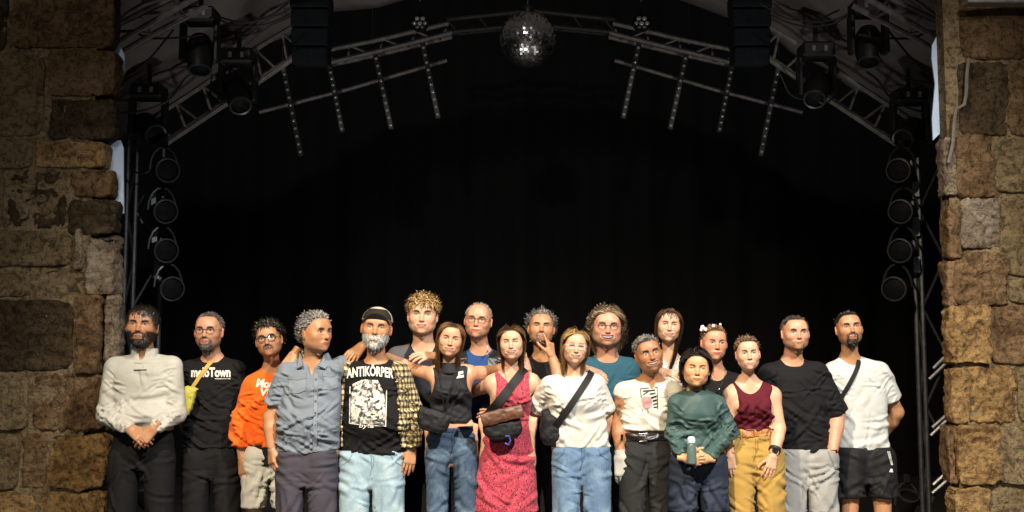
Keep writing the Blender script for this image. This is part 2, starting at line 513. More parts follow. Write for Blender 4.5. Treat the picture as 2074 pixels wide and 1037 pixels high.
def paint_head(V, fp):
    g = fp.get
    skin = np.array(g('skin'), float)
    x, y, z = V[:, 0], V[:, 1], V[:, 2]; ax = np.abs(x)
    front = ss(-y, .02, .05)
    n = vnoise(V, 60, 3)[:, None] + .8*vnoise(V, 140, 8)[:, None]; n2 = ss(vnoise(V, 35, 6), -.2, .6)[:, None]
    col = skin[None] * (1 + .07 * n) * (1 - n2*np.array((.0, .07, .08)))
    red = np.maximum.reduce([np.exp(-(((ax-.045)/.02)**2 + ((z+.03)/.022)**2)) * .8,
                             np.exp(-((ax/.016)**2 + ((z+.034)/.014)**2)), ss(ax, .072, .078)*ss(.03-np.abs(z), 0, .01)*.7]) * g('red', .8)
    col *= 1 - red[:, None] * np.array((.02, .20, .18))
    def put(w, c):
        nonlocal col
        w = np.clip(w, 0, 1)[:, None]; col = col * (1-w) + np.array(c)[None] * w
    hair = np.array(g('haircol', (.03, .02, .015)), float); bc = np.array(g('beardcol', hair), float)
    # stubble and beard shade
    stub = g('stubble', 0)
    bw = beard_w(V, {**fp, 'beard': 'full'}) * stub
    put(bw * .8, skin*.35 + bc*.3)
    if g('beard'): put(beard_w(V, fp) * .92, bc)
    # hair scalp
    if g('hairstyle') != 'bald':
        d, phi = hairline(V, fp)
        put(ss(d, -.004, .008) * g('scalp', 1.0) * (1 - ss(ax, .0765, .080)), hair * .8)
    # brows
    w = g('wide', 1.0)
    bx = (ax - .031*w) / .020
    zb = .0215 - .004 * bx**2 + .002*bx + g('brow', 0)*.004
    put(ss(.0056*g('browt', 1.0) - np.abs(z - zb), -.001, .0022) * ss(1.05 - np.abs(bx), 0, .25) * front * .9, np.array(g('browcol', hair)))
    # eyes
    lid_shade = np.exp(-(((ax - .031*w)/.019)**4 + ((z - .006)/.011)**4)) * front
    col *= 1 - lid_shade[:, None]*np.array((.22, .32, .34))*g('lid_shade', 1.)  # darker lid skin, with eye-socket shade painted into the colour
    op = g('eyes', .6)
    ex = (ax - .031*w) / .0160
    k = np.clip(1 - ex**2, 0, 1)
    op = .24 + .76*op
    zu = .001 + .0105*op*k + .001; zl = .001 - .0065*op*k
    if g('smile', 0) > .5: zl = zl + .0015*k
    inside = ss(zu - z, -.0006, .0012) * ss(z - zl, -.0006, .0012) * (k > 0) * front
    put(inside, (.36, .33, .31))
    gx = g('gaze', 0) * .004
    ir = np.sqrt(((x - np.sign(x)*.031*w) - gx)**2 + (z - .0015)**2)
    put(inside * ss(.0070 - ir, 0, .0008), g('iris', (.04, .022, .012)))
    lash = ss(.0028 - np.abs(z - zu - .0010), -.0006, .0010) * (np.abs(ex) < 1.12) * front
    put(lash * .9, (.018, .012, .010))
    put(ss(.0012 - np.abs(z - zl + .0004), -.0004, .0008) * (np.abs(ex) < .95) * front * .45, skin * .35)
    put(ss(.0012 - np.abs(z - zu - .0058), -.0004, .0008) * (np.abs(ex) < .95) * front * .35, skin * .45)
    # mouth
    sm = g('smile', .3); mw = .0265 * (1 + .42*sm); zc = -.0685 + .002*sm
    u = x / mw; zm = zc + sm*.009*u**2; kk = np.clip(1 - u**2, 0, 1)
    t = g('teeth', 0) * .0100 * np.sqrt(kk)
    lipc = np.array(g('lip', (skin[0]*.56, skin[1]*.24, skin[2]*.26)))
    lips = ss(zm + t*.8 + .0082*np.sqrt(kk) - z, 0, .002) * ss(z - (zm - t - .0105*np.sqrt(kk)), 0, .002) * (kk > 0) * front
    put(lips * .85, lipc)
    if t.max() > 0:
        put(ss(zm + t*.8 - z, -.0005, .001) * ss(z - (zm - t), -.0005, .001) * (np.abs(u) < .93) * front, (.03, .012, .012))
        put(ss(zm + t*.78 - z, -.0005, .001) * ss(z - (zm - t*.05), -.0005, .001) * (np.abs(u) < .80) * front, (.56, .52, .46))
    put(ss(.0011 + t*0 - np.abs(z - zm), -.0006, .0008) * (np.abs(u) < 1.05) * front * (.85 if not g('teeth', 0) else 0), skin * .22)
    # nostrils
    put(ss(.0042 - np.sqrt((ax-.0075)**2 + ((z+.0435)*1.3)**2), 0, .0015) * front, skin * .12)
    return col

# ------------------------------------------------------------------ people: hair built from many tapered locks
def locks_mesh(P, rad, col, flat=1.0):
    """P (N,S,3) centre lines, rad (S,) or (N,S), col (N,3) -> V, F, C"""
    Nn, S, _ = P.shape
    T = np.gradient(P, axis=1); T /= np.maximum(np.linalg.norm(T, axis=2, keepdims=True), 1e-9)
    ref = P - np.array((0, .01, -.02)); ref = ref - (ref*T).sum(2, keepdims=True)*T
    ref /= np.maximum(np.linalg.norm(ref, axis=2, keepdims=True), 1e-9)
    side = np.cross(T, ref)
    rad = np.broadcast_to(rad, (Nn, S))[..., None]
    k = 2
    V = np.stack([P - side*rad, P + side*rad], 2).reshape(-1, 3)   # flat tapered ribbons lying on the head
    base = (np.arange(Nn)[:, None] * S + np.arange(S-1)[None, :]) * k
    Fq = np.stack([base, base + 1, base + 3, base + 2], -1).reshape(-1, 4)
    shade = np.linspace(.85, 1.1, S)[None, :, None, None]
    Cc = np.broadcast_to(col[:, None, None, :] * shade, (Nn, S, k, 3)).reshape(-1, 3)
    return V, Fq, Cc

def grow(V, Nn, w, n, rs, fp):
    """grow n locks from vertices V chosen with weight w"""
    g = fp.get
    st = g('style_opts', {})
    o = {'len': .03, 'jit': .35, 'lift': .5, 'flow': (0, .3, .2), 'grav': .06, 'curl': 0., 'curlf': 3., 'rad': .0022, 'S': 6, 'part': 0.0, 'away': 0.0, 'back': 0., 'clear': 1.0, 'tuck': 0., 'hug': .5}
    o.update(st)
    w = np.clip(w, 0, None); w = w / w.sum()
    n = int(n*1.65); o['rad'] = o['rad']*.74
    ii = rs.choice(len(V), n, p=w)
    P0 = V[ii] + rs.randn(n, 3)*.0015; Nr = Nn[ii]
    L = o['len'] * (1 + o['jit'] * rs.randn(n)).clip(.35, 1.9)
    if 'lenfn' in o: L = o['lenfn'](P0, L, rs)
    flow = np.array(o['flow'], float)[None].repeat(n, 0)
    if o['away']:
        sgn = np.sign(P0[:, 0] - o['part']); flow[:, 0] += sgn * o['away']
    if o['back']: flow[:, 1] += o['back']
    if 'flowfn' in o: flow = o['flowfn'](P0, flow)
    ft = flow - (flow*Nr).sum(1, keepdims=True)*Nr*.8
    d = ft + Nr*o['lift'] + rs.randn(n, 3)*o.get('rand', .2)
    d /= np.linalg.norm(d, axis=1, keepdims=True)
    S = o['S']; P = np.zeros((n, S, 3)); P[:, 0] = P0 - Nr*.003
    ph = rs.rand(n)*6.28; ax1 = np.cross(d, rs.randn(n, 3)); ax1 /= np.linalg.norm(ax1, axis=1, keepdims=True); ax2 = np.cross(d, ax1)
    p = P[:, 0].copy(); w_ = g('wide', 1.0); lim0 = 1.02 + o.get('thick', .07)*rs.rand(n, 1)
    NS = 4 if o['len'] > .09 else 2
    colls = (((0, .016, .030), (.0745*w_, .094, .084)), ((0, -.015, -.03), (.070*w_, .072, .092)), ((0, .022, -.14), (.060, .060, .09)))
    for s in range(1, S):
        step = (L/(S-1)/NS)[:, None]
        for _ in range(NS):
            p_old = p.copy(); p = p + d*step
            for c, r in colls:      # stay outside the skull, the face and the neck
                q = (p - np.array(c)) / np.array(r); l = np.linalg.norm(q, axis=1, keepdims=True)
                lim = o['clear']*(1.02 + (lim0-1.02)*min(1., (s-1)/3 + .25))
                p = np.where(l < lim, np.array(c) + q/np.maximum(l, 1e-6)*lim*np.array(r), p)
            if o['tuck']:
                m = (p[:, 2] < .085) & (p[:, 1] < -.045) & (np.abs(p[:, 0]) < .075); p[m, 0] += np.sign(p[m, 0] - o['part'])*.75*step[m, 0]
                m = (p[:, 2] < .035) & (p[:, 1] < -.03); p[m, 1] += o['tuck']*step[m, 0]; p[m, 0] += np.sign(p[m, 0])*.0008
            d = p - p_old; d /= np.maximum(np.linalg.norm(d, axis=1, keepdims=True), 1e-9)
            hv_ = p - np.array((0, .012, .02)); hv_ /= np.linalg.norm(hv_, axis=1, keepdims=True)
            d = d + np.array((0, 0, -1.))*o['grav']*step/.02 - hv_*o['hug']*step/.02
            d /= np.linalg.norm(d, axis=1, keepdims=True)
        a = ph + s*o['curlf']
        P[:, s] = p + (ax1*np.cos(a)[:, None] + ax2*np.sin(a)[:, None]) * o['curl'] * min(1, s/2)
    for _ in range(2): P[:, 1:-1] = (P[:, :-2] + 2*P[:, 1:-1] + P[:, 2:])/4
    rad = o['rad'] * np.interp(np.linspace(0, 1, S), [0, .3, .75, 1], [1, 1.05, .8, .18])
    c0, c1 = np.array(g('haircol')), np.array(g('haircol2', np.array(g('haircol'))*1.8))
    t = rs.rand(n, 1)**1.6
    if 'colfn' in o: t = np.clip(o['colfn'](P0, t[:, 0]), 0, 1)[:, None]
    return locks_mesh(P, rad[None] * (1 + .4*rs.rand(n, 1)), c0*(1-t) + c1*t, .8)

# ------------------------------------------------------------------ people: hand in its own frame (x fingers, y thumb side, z back of hand)
def hand_mesh(curl=.5, spread=.12, thumb=.5, curls=None, h=.0040):
    v = Vol((-.05, -.08, -.115), (.215, .105, .06), h)
    v.add(cap((-.06, 0, 0), (.01, 0, 0), .0245, .0235), .01)
    for y in (.024, .008, -.009, -.025):
        v.add(cap((.012, y*.72, 0), (.088, y*1.12, 0), .0150, .0125), .012)
    v.add(cap((.012, .016, -.006), (.052, .034, -.012), .0165, .0135), .012)
    roots = [(.088, .029), (.094, .0095), (.090, -.0105), (.081, -.029)]
    lens = [(.041, .024, .020), (.045, .028, .021), (.041, .026, .020), (.032, .020, .018)]
    for i, ((x, y), ls) in enumerate(zip(roots, lens)):
        c = curl if curls is None else curls[i]
        a = c*.55; p = np.array((x-.004, y, 0)); sp = spread * (1.5-i) * .55
        r = .0092 if i < 3 else .0082
        for j, l in enumerate(ls):
            q = p + l*np.array((math.cos(a)*math.cos(sp), math.cos(a)*math.sin(sp), -math.sin(a)))
            v.add(cap(p, q, r, r*.93), .003 if j else .006)
            p = q; r *= .92; a += c*(.75 if j == 0 else .6)
    p = np.array((.032, .030, -.010)); a = thumb
    for l, r, da in ((.042, .0115, 0), (.030, .0105, .35), (.022, .0095, .35)):
        q = p + l*np.array((math.cos(a*1.1)*.95, math.sin(a*1.1), -.25 - .25*curl)); v.add(cap(p, q, r, r*.93), .005)
        p = q; a -= da
    return v.mesh()

def crease_disp(V, Nn, cr):
    d = np.zeros(len(V)); fr = ss(.45 - Nn[:, 1], 0, .3)
    for a, b, wd, amp in cr:
        a = np.asarray(a); b = np.asarray(b); A2, B2 = a[[0, 2]], b[[0, 2]]; ba = B2 - A2; L2 = max(ba @ ba, 1e-8)
        lo = np.minimum(A2, B2) - 3*wd; hi = np.maximum(A2, B2) + 3*wd
        P2 = V[:, [0, 2]]
        m = np.where(((P2 > lo) & (P2 < hi)).all(1) & (fr > 0))[0]
        if not len(m): continue
        q = P2[m] - A2; t = np.clip(q @ ba / L2, 0, 1)
        bow = .06*math.sqrt(L2)*np.sin(np.pi*t)
        q = q - t[:, None]*ba; nrm = np.array((-ba[1], ba[0]))/math.sqrt(L2)
        sd = q @ nrm + bow; al = np.linalg.norm(q, axis=1)**2 - (q @ nrm)**2
        dist = np.sqrt(np.maximum(al, 0) + sd**2) / wd
        taper = np.sin(np.pi * np.clip(t*.92+.04, 0, 1))
        d[m] += amp * taper * fr[m] * (np.exp(-dist**2) - .6*np.exp(-((dist-1.5)/.7)**2))
    return d
def wrinkle(V, seed, sx=6., sz=15., tilt=.0):
    """ridged, warped noise: soft cloth wrinkles"""
    W = V + .03*np.stack([vnoise(V, 9, seed+1), vnoise(V, 9, seed+2), vnoise(V, 9, seed+3)], 1)
    W = np.stack([W[:, 0] + tilt*W[:, 2], W[:, 1], W[:, 2] - tilt*W[:, 0]], 1)
    r = (1 - np.abs(vnoise(W*np.array((sx, sx, sz)), 1.0, seed)))**4
    r2 = (1 - np.abs(vnoise(W*np.array((sx*1.9, sx*1.9, sz*1.7)), 1.0, seed+5)))**4
    amp = .35 + .65*ss(vnoise(V, 5, seed+9), -.3, .4)
    return (r + .5*r2 - .35)*amp
def rnd_creases(rs, V, mask, n, dirv, spread, length, width, amp):
    idx = np.where(mask)[0]
    out = []
    if not len(idx): return out
    for _ in range(n):
        c = V[rs.choice(idx)]
        d = np.asarray(dirv(c) if callable(dirv) else dirv, float)
        d = d/np.linalg.norm(d) + rs.randn(3)*spread; d /= np.linalg.norm(d)
        l = length*(.5 + rs.rand())
        out.append((c - d*l/2, c + d*l/2, width*(.6 + .8*rs.rand()), amp*(.5 + rs.rand())*(1 if rs.rand() < .72 else -.8)))
    return out

def torso_rows(J, rows, depth=.60, ycen=0.0):
    out = []
    for r in rows:
        y, xl, xr = r[:3]
        a, b = J(xl, y), J(xr, y)
        hw = (b[0]-a[0])/2
        dp = r[3] if len(r) > 3 else depth
        out.append((a[2], (a[0]+b[0])/2, ycen + (r[4] if len(r) > 4 else 0), hw, hw*dp))
    return out

class Person:
    def __init__(s, sp):
        s.sp = sp; g = sp.get
        s.rs = np.random.RandomState(g('seed', 1))
        s.Y = sp['Y']
        x0 = at(sp['rows'][-1][1]/2 + sp['rows'][-1][2]/2, 900, s.Y)[0]
        s.o = np.array((x0, s.Y, 0.))
        s.root = empty('person', s.o, sp['label'], 'person', 'crew posing in a row on the stage')
        s.bvh = {}
        s.fp = dict(sp['face']); s.fp['wide'] = s.fp.get('wide', 1.0)*1.07; s.fp['jaw'] = s.fp.get('jaw', 1.0)*1.02
        s.build()
    def J(s, px, py, dy=0.):
        return at(px, py, s.Y + dy) - s.o
    def mesh(s, name, V, Q, mat, parent=None, col=None, smooth=True):
        return mobj(name, V, Q, mat, parent or s.root, smooth, col)
    # ---- skeleton
    def build(s):
        sp, J, fp, rs = s.sp, s.J, s.fp, s.rs
        cx, crown, chin = sp['head'][:3]
        ca, cb = J(cx, crown), J(cx, chin)
        s.hs = (ca[2]-cb[2]) / .224
        s.HR = eu(*sp.get('turn', (0, 0, 0)))
        s.hc = (ca+cb)/2 + np.array((0, sp.get('hdy', -.03), 0))
        s.nb = J(*sp['neck']) + np.array((0, .028, 0))
        rw = [list(r) for r in sp['rows']]
        ins = sp.get('inset', 4)
        rw = [[r[0], r[1]+ins, r[2]-ins] + r[3:] for r in rw]
        w0 = rw[0][2]-rw[0][1]
        rw = [[rw[0][0], rw[0][1]+w0*.09, rw[0][2]-w0*.09] + rw[0][3:], [rw[0][0]+16] + rw[0][1:]] + rw[1:]
        s.trows = torso_rows(J, rw, sp.get('depth', .64), sp.get('ycen', .02))
        s.sh = {k: J(sp['sh'][k][0] + (2 if k == 'L' else -2), sp['sh'][k][1] + 5) for k in 'LR'}
        s.arm = {}
        for k in 'LR':
            a = sp['arms'].get(k)
            el, wr = J(*a['el']), J(*a['wr'])
            s.arm[k] = (s.sh[k] + np.array((0, .02, 0)), el, wr)
        s.body()
        s.clothes()
    def arm_prims(s, k, infl=0., m=None, upto=None):
        m = s.sp.get('arm', 1.0) if m is None else m
        a, e, w = s.arm[k]
        cov = s.sp.get('cover', 'tee')
        r0, r1, r2 = {'none': (.050, .041, .041), 'tee': (.037, .041, .041), 'long': (.036, .030, .030)}[cov]
        out = [cap(a, e, r0*m+infl, r1*m+infl), cap(e, e + (w-e)*.35, r1*m+infl, r2*m+infl), cap(e + (w-e)*.35, w, r2*m+infl, (.027 if cov != 'long' else .024)*m+infl)]
        return out
    def leg_pts(s):
        sp, J = s.sp, s.J
        out = {}
        for k in 'LR':
            (hx, hy), (kx, ky) = sp['legs'][k][:2]
            hip, kn = J(hx, hy), J(kx, ky, sp['legs'].get('kdy', -.02))
            an = kn + (kn - hip) * .2; an[2] = .09; an[1] += .05
            an[0] = kn[0]*.85 + an[0]*.15
            out[k] = (hip, kn, an)
        return out
    def body(s):
        sp, fp, rs = s.sp, s.fp, s.rs
        skin = np.array(fp['skin'])
        # head (canonical -> local)
        inv = s.HR.T
        ntc = inv @ (s.nb - s.hc) / s.hs
        tr = [cap(inv @ (s.nb + (0, .02, -.01) - s.hc)/s.hs, inv @ (s.sh[k] + (0, .02, 0) - s.hc)/s.hs, .036/s.hs if sp.get('cover') != 'none' else .042/s.hs, (.050 if sp.get('cover') == 'none' else .038)*sp.get('arm', 1.)/s.hs) for k in 'LR']
        V, Q = head_mesh(fp, ntc, tr)
        Nc = normals(V, Q)
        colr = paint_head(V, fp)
        s.headV, s.headN = V, Nc
        W = (V*s.hs) @ s.HR.T + s.hc
        nd = s.nb - s.hc; nd /= np.linalg.norm(nd)
        cutz = s.nb[2] + .022
        mk = W[:, 2] > cutz
        # drop the flat bottom of the head grid
        mk &= (V[:, 2] > -.2095 + .004) & (np.abs(V[:, 0]) < .112) & (np.abs(V[:, 1]) < .132)
        m2 = np.zeros(len(V), bool); m2[:] = mk
        HV, HQ = keep(np.hstack([W, colr]), Q, m2)
        parts = [(HV[:, :3], HQ, HV[:, 3:])]
        # finer facial surface over eyes, brows and mouth, laid on the coarse one
        bv = BVHTree.FromPolygons(V.tolist(), Q.tolist())
        for (xa, xb, za, zb, st) in ((-.058, .058, -.014, .033, .0015), (-.044, .044, -.090, -.044, .0017)):
            gx, gz = np.arange(xa, xb, st), np.arange(za, zb, st)
            P = np.full((len(gx), len(gz), 3), np.nan)
            for i, x in enumerate(gx):
                for j, z in enumerate(gz):
                    r = bv.ray_cast(Vector((x, -.2, z)), Vector((0, 1, 0)))
                    if r[0] is not None: P[i, j] = (x, r[0].y - .0007, z)
            ok = ~np.isnan(P[..., 1])
            for _ in range(2):
                Yv = P[..., 1].copy(); Yv[1:-1, 1:-1] = (Yv[1:-1, 1:-1]*4 + Yv[:-2, 1:-1] + Yv[2:, 1:-1] + Yv[1:-1, :-2] + Yv[1:-1, 2:])/8; P[..., 1] = np.where(np.isnan(Yv), P[..., 1], np.minimum(Yv, P[..., 1] + .0004))
            ii, jj = np.meshgrid(np.arange(len(gx)-1), np.arange(len(gz)-1), indexing='ij')
            good = ok[:-1, :-1] & ok[1:, :-1] & ok[:-1, 1:] & ok[1:, 1:]
            dy = np.nanmax(np.stack([P[:-1, :-1, 1], P[1:, :-1, 1], P[:-1, 1:, 1], P[1:, 1:, 1]]), 0) - np.nanmin(np.stack([P[:-1, :-1, 1], P[1:, :-1, 1], P[:-1, 1:, 1], P[1:, 1:, 1]]), 0)
            good &= dy < .006
            ii, jj = ii[good], jj[good]; n2 = len(gz)
            FQ = np.stack([ii*n2+jj, (ii+1)*n2+jj, (ii+1)*n2+jj+1, ii*n2+jj+1], 1)
            PV = np.nan_to_num(P.reshape(-1, 3))
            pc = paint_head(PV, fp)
            pv, pq = keep(np.hstack([(PV*s.hs) @ s.HR.T + s.hc, pc]), FQ, np.ones(len(PV), bool))
            parts.append((pv[:, :3], pq, pv[:, 3:]))
        # torso, arms, legs
        pts = [s.nb] + [p for k in 'LR' for p in s.arm[k]]
        lo = np.min(pts, 0) - .11; hi = np.max(pts, 0) + .11
        lo[0] = min(lo[0], min(r[1]-r[3] for r in s.trows) - .05); hi[0] = max(hi[0], max(r[1]+r[3] for r in s.trows) + .05)
        lo[1] = min(lo[1], -.25); hi[1] = max(hi[1], .25)
        lg = s.leg_pts(); lo[2] = .05
        hi[2] = s.nb[2] + .10
        lo[1] -= .02
        v = Vol(lo, hi, .0150 if sp['Y'] > .55 else .0112)
        cov = sp.get('cover', 'tee')
        v.add(loft(s.trows, -.028 if cov != 'none' else -.020))
        v.add(loft(torso_rows(s.J, sp['hips'], .60, sp.get('ycen', .02)), -.040), .03)
        nm = fp.get('neck', 1.0)*s.hs
        for k in 'LR':
            v.add(cap(s.nb + (0, .02, -.01), s.sh[k] + (0, .02, 0), .042 if cov == 'none' else .036, (.050 if cov == 'none' else .038)*sp.get('arm', 1.)), .04)
            for j, p in enumerate(s.arm_prims(k)): v.add(p, .03 if j == 0 else .012)
            h, kn, an = lg[k]; lm = sp.get('legm', 1.0)*(.84 if 'bare' not in sp else 1.)
            v.add(cap(h, kn, .078*lm, .052*lm), .03); v.add(cap(kn, kn + (an-kn)*.35, .050*lm, .052*lm), .02); v.add(cap(kn + (an-kn)*.35, an, .052*lm, .036*lm), .01)
        for b in sp.get('bust', []):
            v.add(ell(s.J(*b[:3]), (b[3]-.020,)*3), .04)
        neck_top = s.hc + s.HR @ (np.array((0, .020, -.060))*s.hs)
        v.add(cap(neck_top, s.nb, .053*nm, .057*nm), .04)
        # collar bones
        if sp.get('clav'):
            for k in 'LR':
                v.add(cap(s.nb + (0, -.070, -.022), s.sh[k] + (0, -.035, .012), .008, .006), .02)
        BV, BQ = v.mesh()
        mk = (BV[:, 2] < cutz + .012) | (np.abs(BV[:, 0]-s.nb[0]) > .107)
        BV, BQ = keep(BV, BQ, mk)
        for k in 'LR':       # stop the coarse forearm where the fine hand begins
            a, e, w = s.arm[k]; u = (w-e)/np.linalg.norm(w-e)
            t = (BV - w) @ u; r = np.linalg.norm((BV - w) - t[:, None]*u, axis=1)
            if sp['arms'][k].get('hand') is not None:
                BV, BQ = keep(BV, BQ, ~((t > .004) & (t < .09) & (r < .07)))
        bc = skin[None]*(1 + .05*vnoise(BV, 40, 5)[:, None])
        if 'tattoo' in sp:
            for (px, py, dx, dz, sd) in sp['tattoo']:
                c = s.J(px, py)
                q = (BV - c)/np.array((dx, .2, dz)); wgt = ss(1 - np.linalg.norm(q, axis=1), 0, .3) * ss(vnoise(BV, 55, sd), -.1, .15)
                bc = bc*(1 - .85*wgt[:, None]) + np.array((.03, .035, .03))*.85*wgt[:, None]
        parts.append((BV, BQ, bc))
        for k in 'LR':
            hd = sp['arms'][k].get('hand')
            if hd is None: continue
            hv, hq = hand_mesh(hd.get('curl', .5), hd.get('spread', .12), hd.get('thumb', .5), hd.get('curls'))
            e, w = s.arm[k][1:]
            f = np.array(hd.get('f', (w-e)), float); f /= np.linalg.norm(f)
            b = np.array(hd.get('b', (0, -1, 0)), float); b -= (b@f)*f; b /= np.linalg.norm(b)
            side = np.cross(b, f)
            if 't' in hd and side @ np.array(hd['t'], float) < 0:
                side = -side; hq = hq[:, ::-1]
            hsz = hd.get('size', .95*s.hs)
            wv = w + hsz*(hv[:, :1]*f + hv[:, 1:2]*side + hv[:, 2:3]*b)
            hq2 = hq if not ('t' in hd and np.cross(b, f) @ np.array(hd['t'], float) < 0) else hq
            # drop the stub's closed end
            m = hv[:, 0] > -.046
            n2 = normals(hv, hq)
            tip = ss(hv[:, 0], .10, .16)
            hc = skin[None]*(1 - tip[:, None]*np.array((.02, .10, .08)))*(1 + .06*vnoise(hv, 90, 2)[:, None])
            pv, pq = keep(np.hstack([wv, hc]), hq2, m)
            if hd.get('glove'):
                gl = cloth('glove_fabric', hd['glove'], .8)
                gv = wv + 0.0; s.glove = (gv, hq2, gl)
                nn = normals(wv, hq2); wv2 = wv + nn*.003
                s.mesh('glove', *keep(wv2, hq2, hv[:, 0] > -.03), gl)
                continue
            parts.append((pv[:, :3], pq, pv[:, 3:]))
        off = 0; VV, QQ, CC = [], [], []
        for a, b, c in parts:
            VV.append(a); QQ.append(b + off); CC.append(c); off += len(a)
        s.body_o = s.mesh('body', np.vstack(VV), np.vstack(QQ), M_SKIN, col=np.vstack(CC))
        # hair
        st = fp.get('hairstyle')
        if st and st != 'bald':
            d, phi = hairline(V, fp)
            w = ss(d, -.002, .006) * (np.abs(V[:, 0]) < .0765*fp.get('wide', 1.)) * (V[:, 2] > -.075)
            if fp.get('crown_thin'): w *= 1 - fp['crown_thin']*ss(V[:, 2], .06, .09)
            hv, hq, hcx = grow(V, Nc, w, fp.get('n', 900), rs, fp)
            extra = fp.get('extra_hair')
            if extra:
                for ex in extra:
                    f2 = {**fp, **ex}
                    wm = ex['mask'](V, d, phi)
                    a, b, c = grow(V, Nc, wm, ex['n'], rs, f2)
                    hq = np.vstack([hq, b + len(hv)]); hv = np.vstack([hv, a]); hcx = np.vstack([hcx, c])
            s.mesh('hair', (hv*s.hs) @ s.HR.T + s.hc, hq, M_HAIR, col=hcx)
        if fp.get('beard'):
            w = beard_w(V, fp)**2
            bo = {'len': .012, 'lift': .35, 'flow': (0, -.1, -1), 'grav': .15, 'rad': .0016, 'S': 4, 'clear': .5}
            bo.update(fp.get('beard_opts', {}))
            f2 = {**fp, 'style_opts': bo, 'haircol': fp.get('beardcol', fp['haircol']), 'haircol2': fp.get('beardcol2', np.array(fp.get('beardcol', fp['haircol']))*1.7)}
            hv, hq, hcx = grow(V, Nc, w, fp.get('beard_n', 700), rs, f2)
            s.mesh('beard', (hv*s.hs) @ s.HR.T + s.hc, hq, M_HAIR, col=hcx)
        if 'glasses' in fp: s.glasses(fp['glasses'])
    def H(s, p):
        return s.HR @ (np.asarray(p, float)*s.hs) + s.hc
    def glasses(s, gl):
        w = s.fp.get('wide', 1.)
        m = plain('spectacle_frame_' + gl['name'], gl['col'], .25, gl.get('metal', 0), .05)
        mb = MB(); r = gl.get('r', .0018); rx, rz = gl.get('size', (.0235, .0175)); n = gl.get('n', 3.0)
        yf = -.1015
        for sg in (-1, 1):
            pts = []
            for i in range(25):
                a = 2*math.pi*i/24; cc, sn = math.cos(a), math.sin(a)
                rr = (abs(cc)**n + abs(sn)**n)**(-1/n)
                xx = sg*.0315*w + rx*rr*cc; zz = -.001 + rz*rr*sn
                pts.append(s.H((xx, yf + .28*max(0, abs(xx)-.03), zz)))
            mb.tube(pts, r*s.hs, 6, False)
            xo = .0315*w + rx
            mb.tube([s.H((sg*xo, yf+.28*(xo-.03), .004)), s.H((sg*.077*w, -.07, .005)), s.H((sg*.080*w, .012, .004)), s.H((sg*.079*w, .03, -.015))], r*.9*s.hs, 6)
        xi = .0315*w - rx
        mb.tube([s.H((-xi, yf, .003)), s.H((0, yf-.004, .006)), s.H((xi, yf, .003))], r*s.hs, 6)
        o = mb.build('glasses', m, s.root, True)
        lm, nt, b, tc = nodes_mat('spectacle_lens', .05, (1, 1, 1), 0, .5)
        if nt is not None:
            tr = N(nt, 'BsdfTransparent'); gs = N(nt, 'BsdfGlossy', Roughness=.03); mx = N(nt, 'MixShader'); mx.inputs[0].default_value = .06
            nt.links.new(tr.outputs[0], mx.inputs[1]); nt.links.new(gs.outputs[0], mx.inputs[2])
            nt.links.new(mx.outputs[0], nt.nodes['Material Output'].inputs['Surface'])
        for sg in (-1, 1):
            pts = []
            for i in range(24):
                a = 2*math.pi*i/24; cc, sn = math.cos(a), math.sin(a)
                rr = (abs(cc)**n + abs(sn)**n)**(-1/n)
                xx = sg*.0315*w + rx*rr*cc
                pts.append(s.H((xx, yf + .28*max(0, abs(xx)-.03), -.001 + rz*rr*sn)))
            mobj('lens', pts, [tuple(range(24))], lm, o, False)
    # ---- clothes
    def garment(s, name, rows, mat, sleeves=None, neck=None, armhole=None, hem=None, infl=0.0, h=.0068, folds=1.0, trap=True, extra=(), cuts=(), top=None, vneck=None, openf=None, bust=True, parent=None, n_exp=2.4, smoothk=.013):
        sp, rs = s.sp, s.rs
        lo = np.array((min(r[1]-r[3] for r in rows), min(r[2]-r[4] for r in rows), min(r[0] for r in rows))) - .05
        hi = np.array((max(r[1]+r[3] for r in rows), max(r[2]+r[4] for r in rows), max(r[0] for r in rows))) + .05
        pts = [s.nb + (0, 0, .06)] if trap else []
        for k in 'LR':
            if trap: pts.append(s.sh[k])
            if sleeves and k in sleeves:
                a, e, w = s.arm[k]; f = sleeves[k].get('to', 2.0)
                pts.append(a); pts.append(a + (e-a)*min(f, 1))
                if f > 1: pts.append(e + (w-e)*(f-1))
        if pts:
            lo = np.minimum(lo, np.min(pts, 0) - .09); hi = np.maximum(hi, np.max(pts, 0) + .09)
        for b in (sp.get('bust', []) if bust else []):
            c = s.J(*b[:3]); lo = np.minimum(lo, c - b[3] - .03); hi = np.maximum(hi, c + b[3] + .03)
        for p in extra: lo = np.minimum(lo, np.asarray(p[0]) - .03); hi = np.maximum(hi, np.asarray(p[1]) + .03)
        v = Vol(lo, hi, h)
        v.add(loft(rows, infl, n_exp))
        if bust:
            for b in sp.get('bust', []): v.add(ell(s.J(*b[:3]), (b[3],)*3), .05)
        for p in extra: v.add(p, .035)
        if trap:
            for k in 'LR':
                rr = .050*sp.get('arm', 1.) + .007 + infl
                v.add(cap(s.nb + (0, .02, -.016), s.sh[k] + (0, .02, 0), .043 + infl, rr), .035)
        if armhole:
            for k in 'LR':
                a, e, w = s.arm[k]
                u = s.sh[k]-s.nb; u[1] = 0; u /= np.linalg.norm(u)
                c = s.sh[k] + u*armhole.get('out', .055) + np.array((0, .0, armhole.get('dz', -.02)))
                v.cut(ell(c, (armhole['r'], .30, armhole.get('rz', armhole['r']*1.7))), .012)
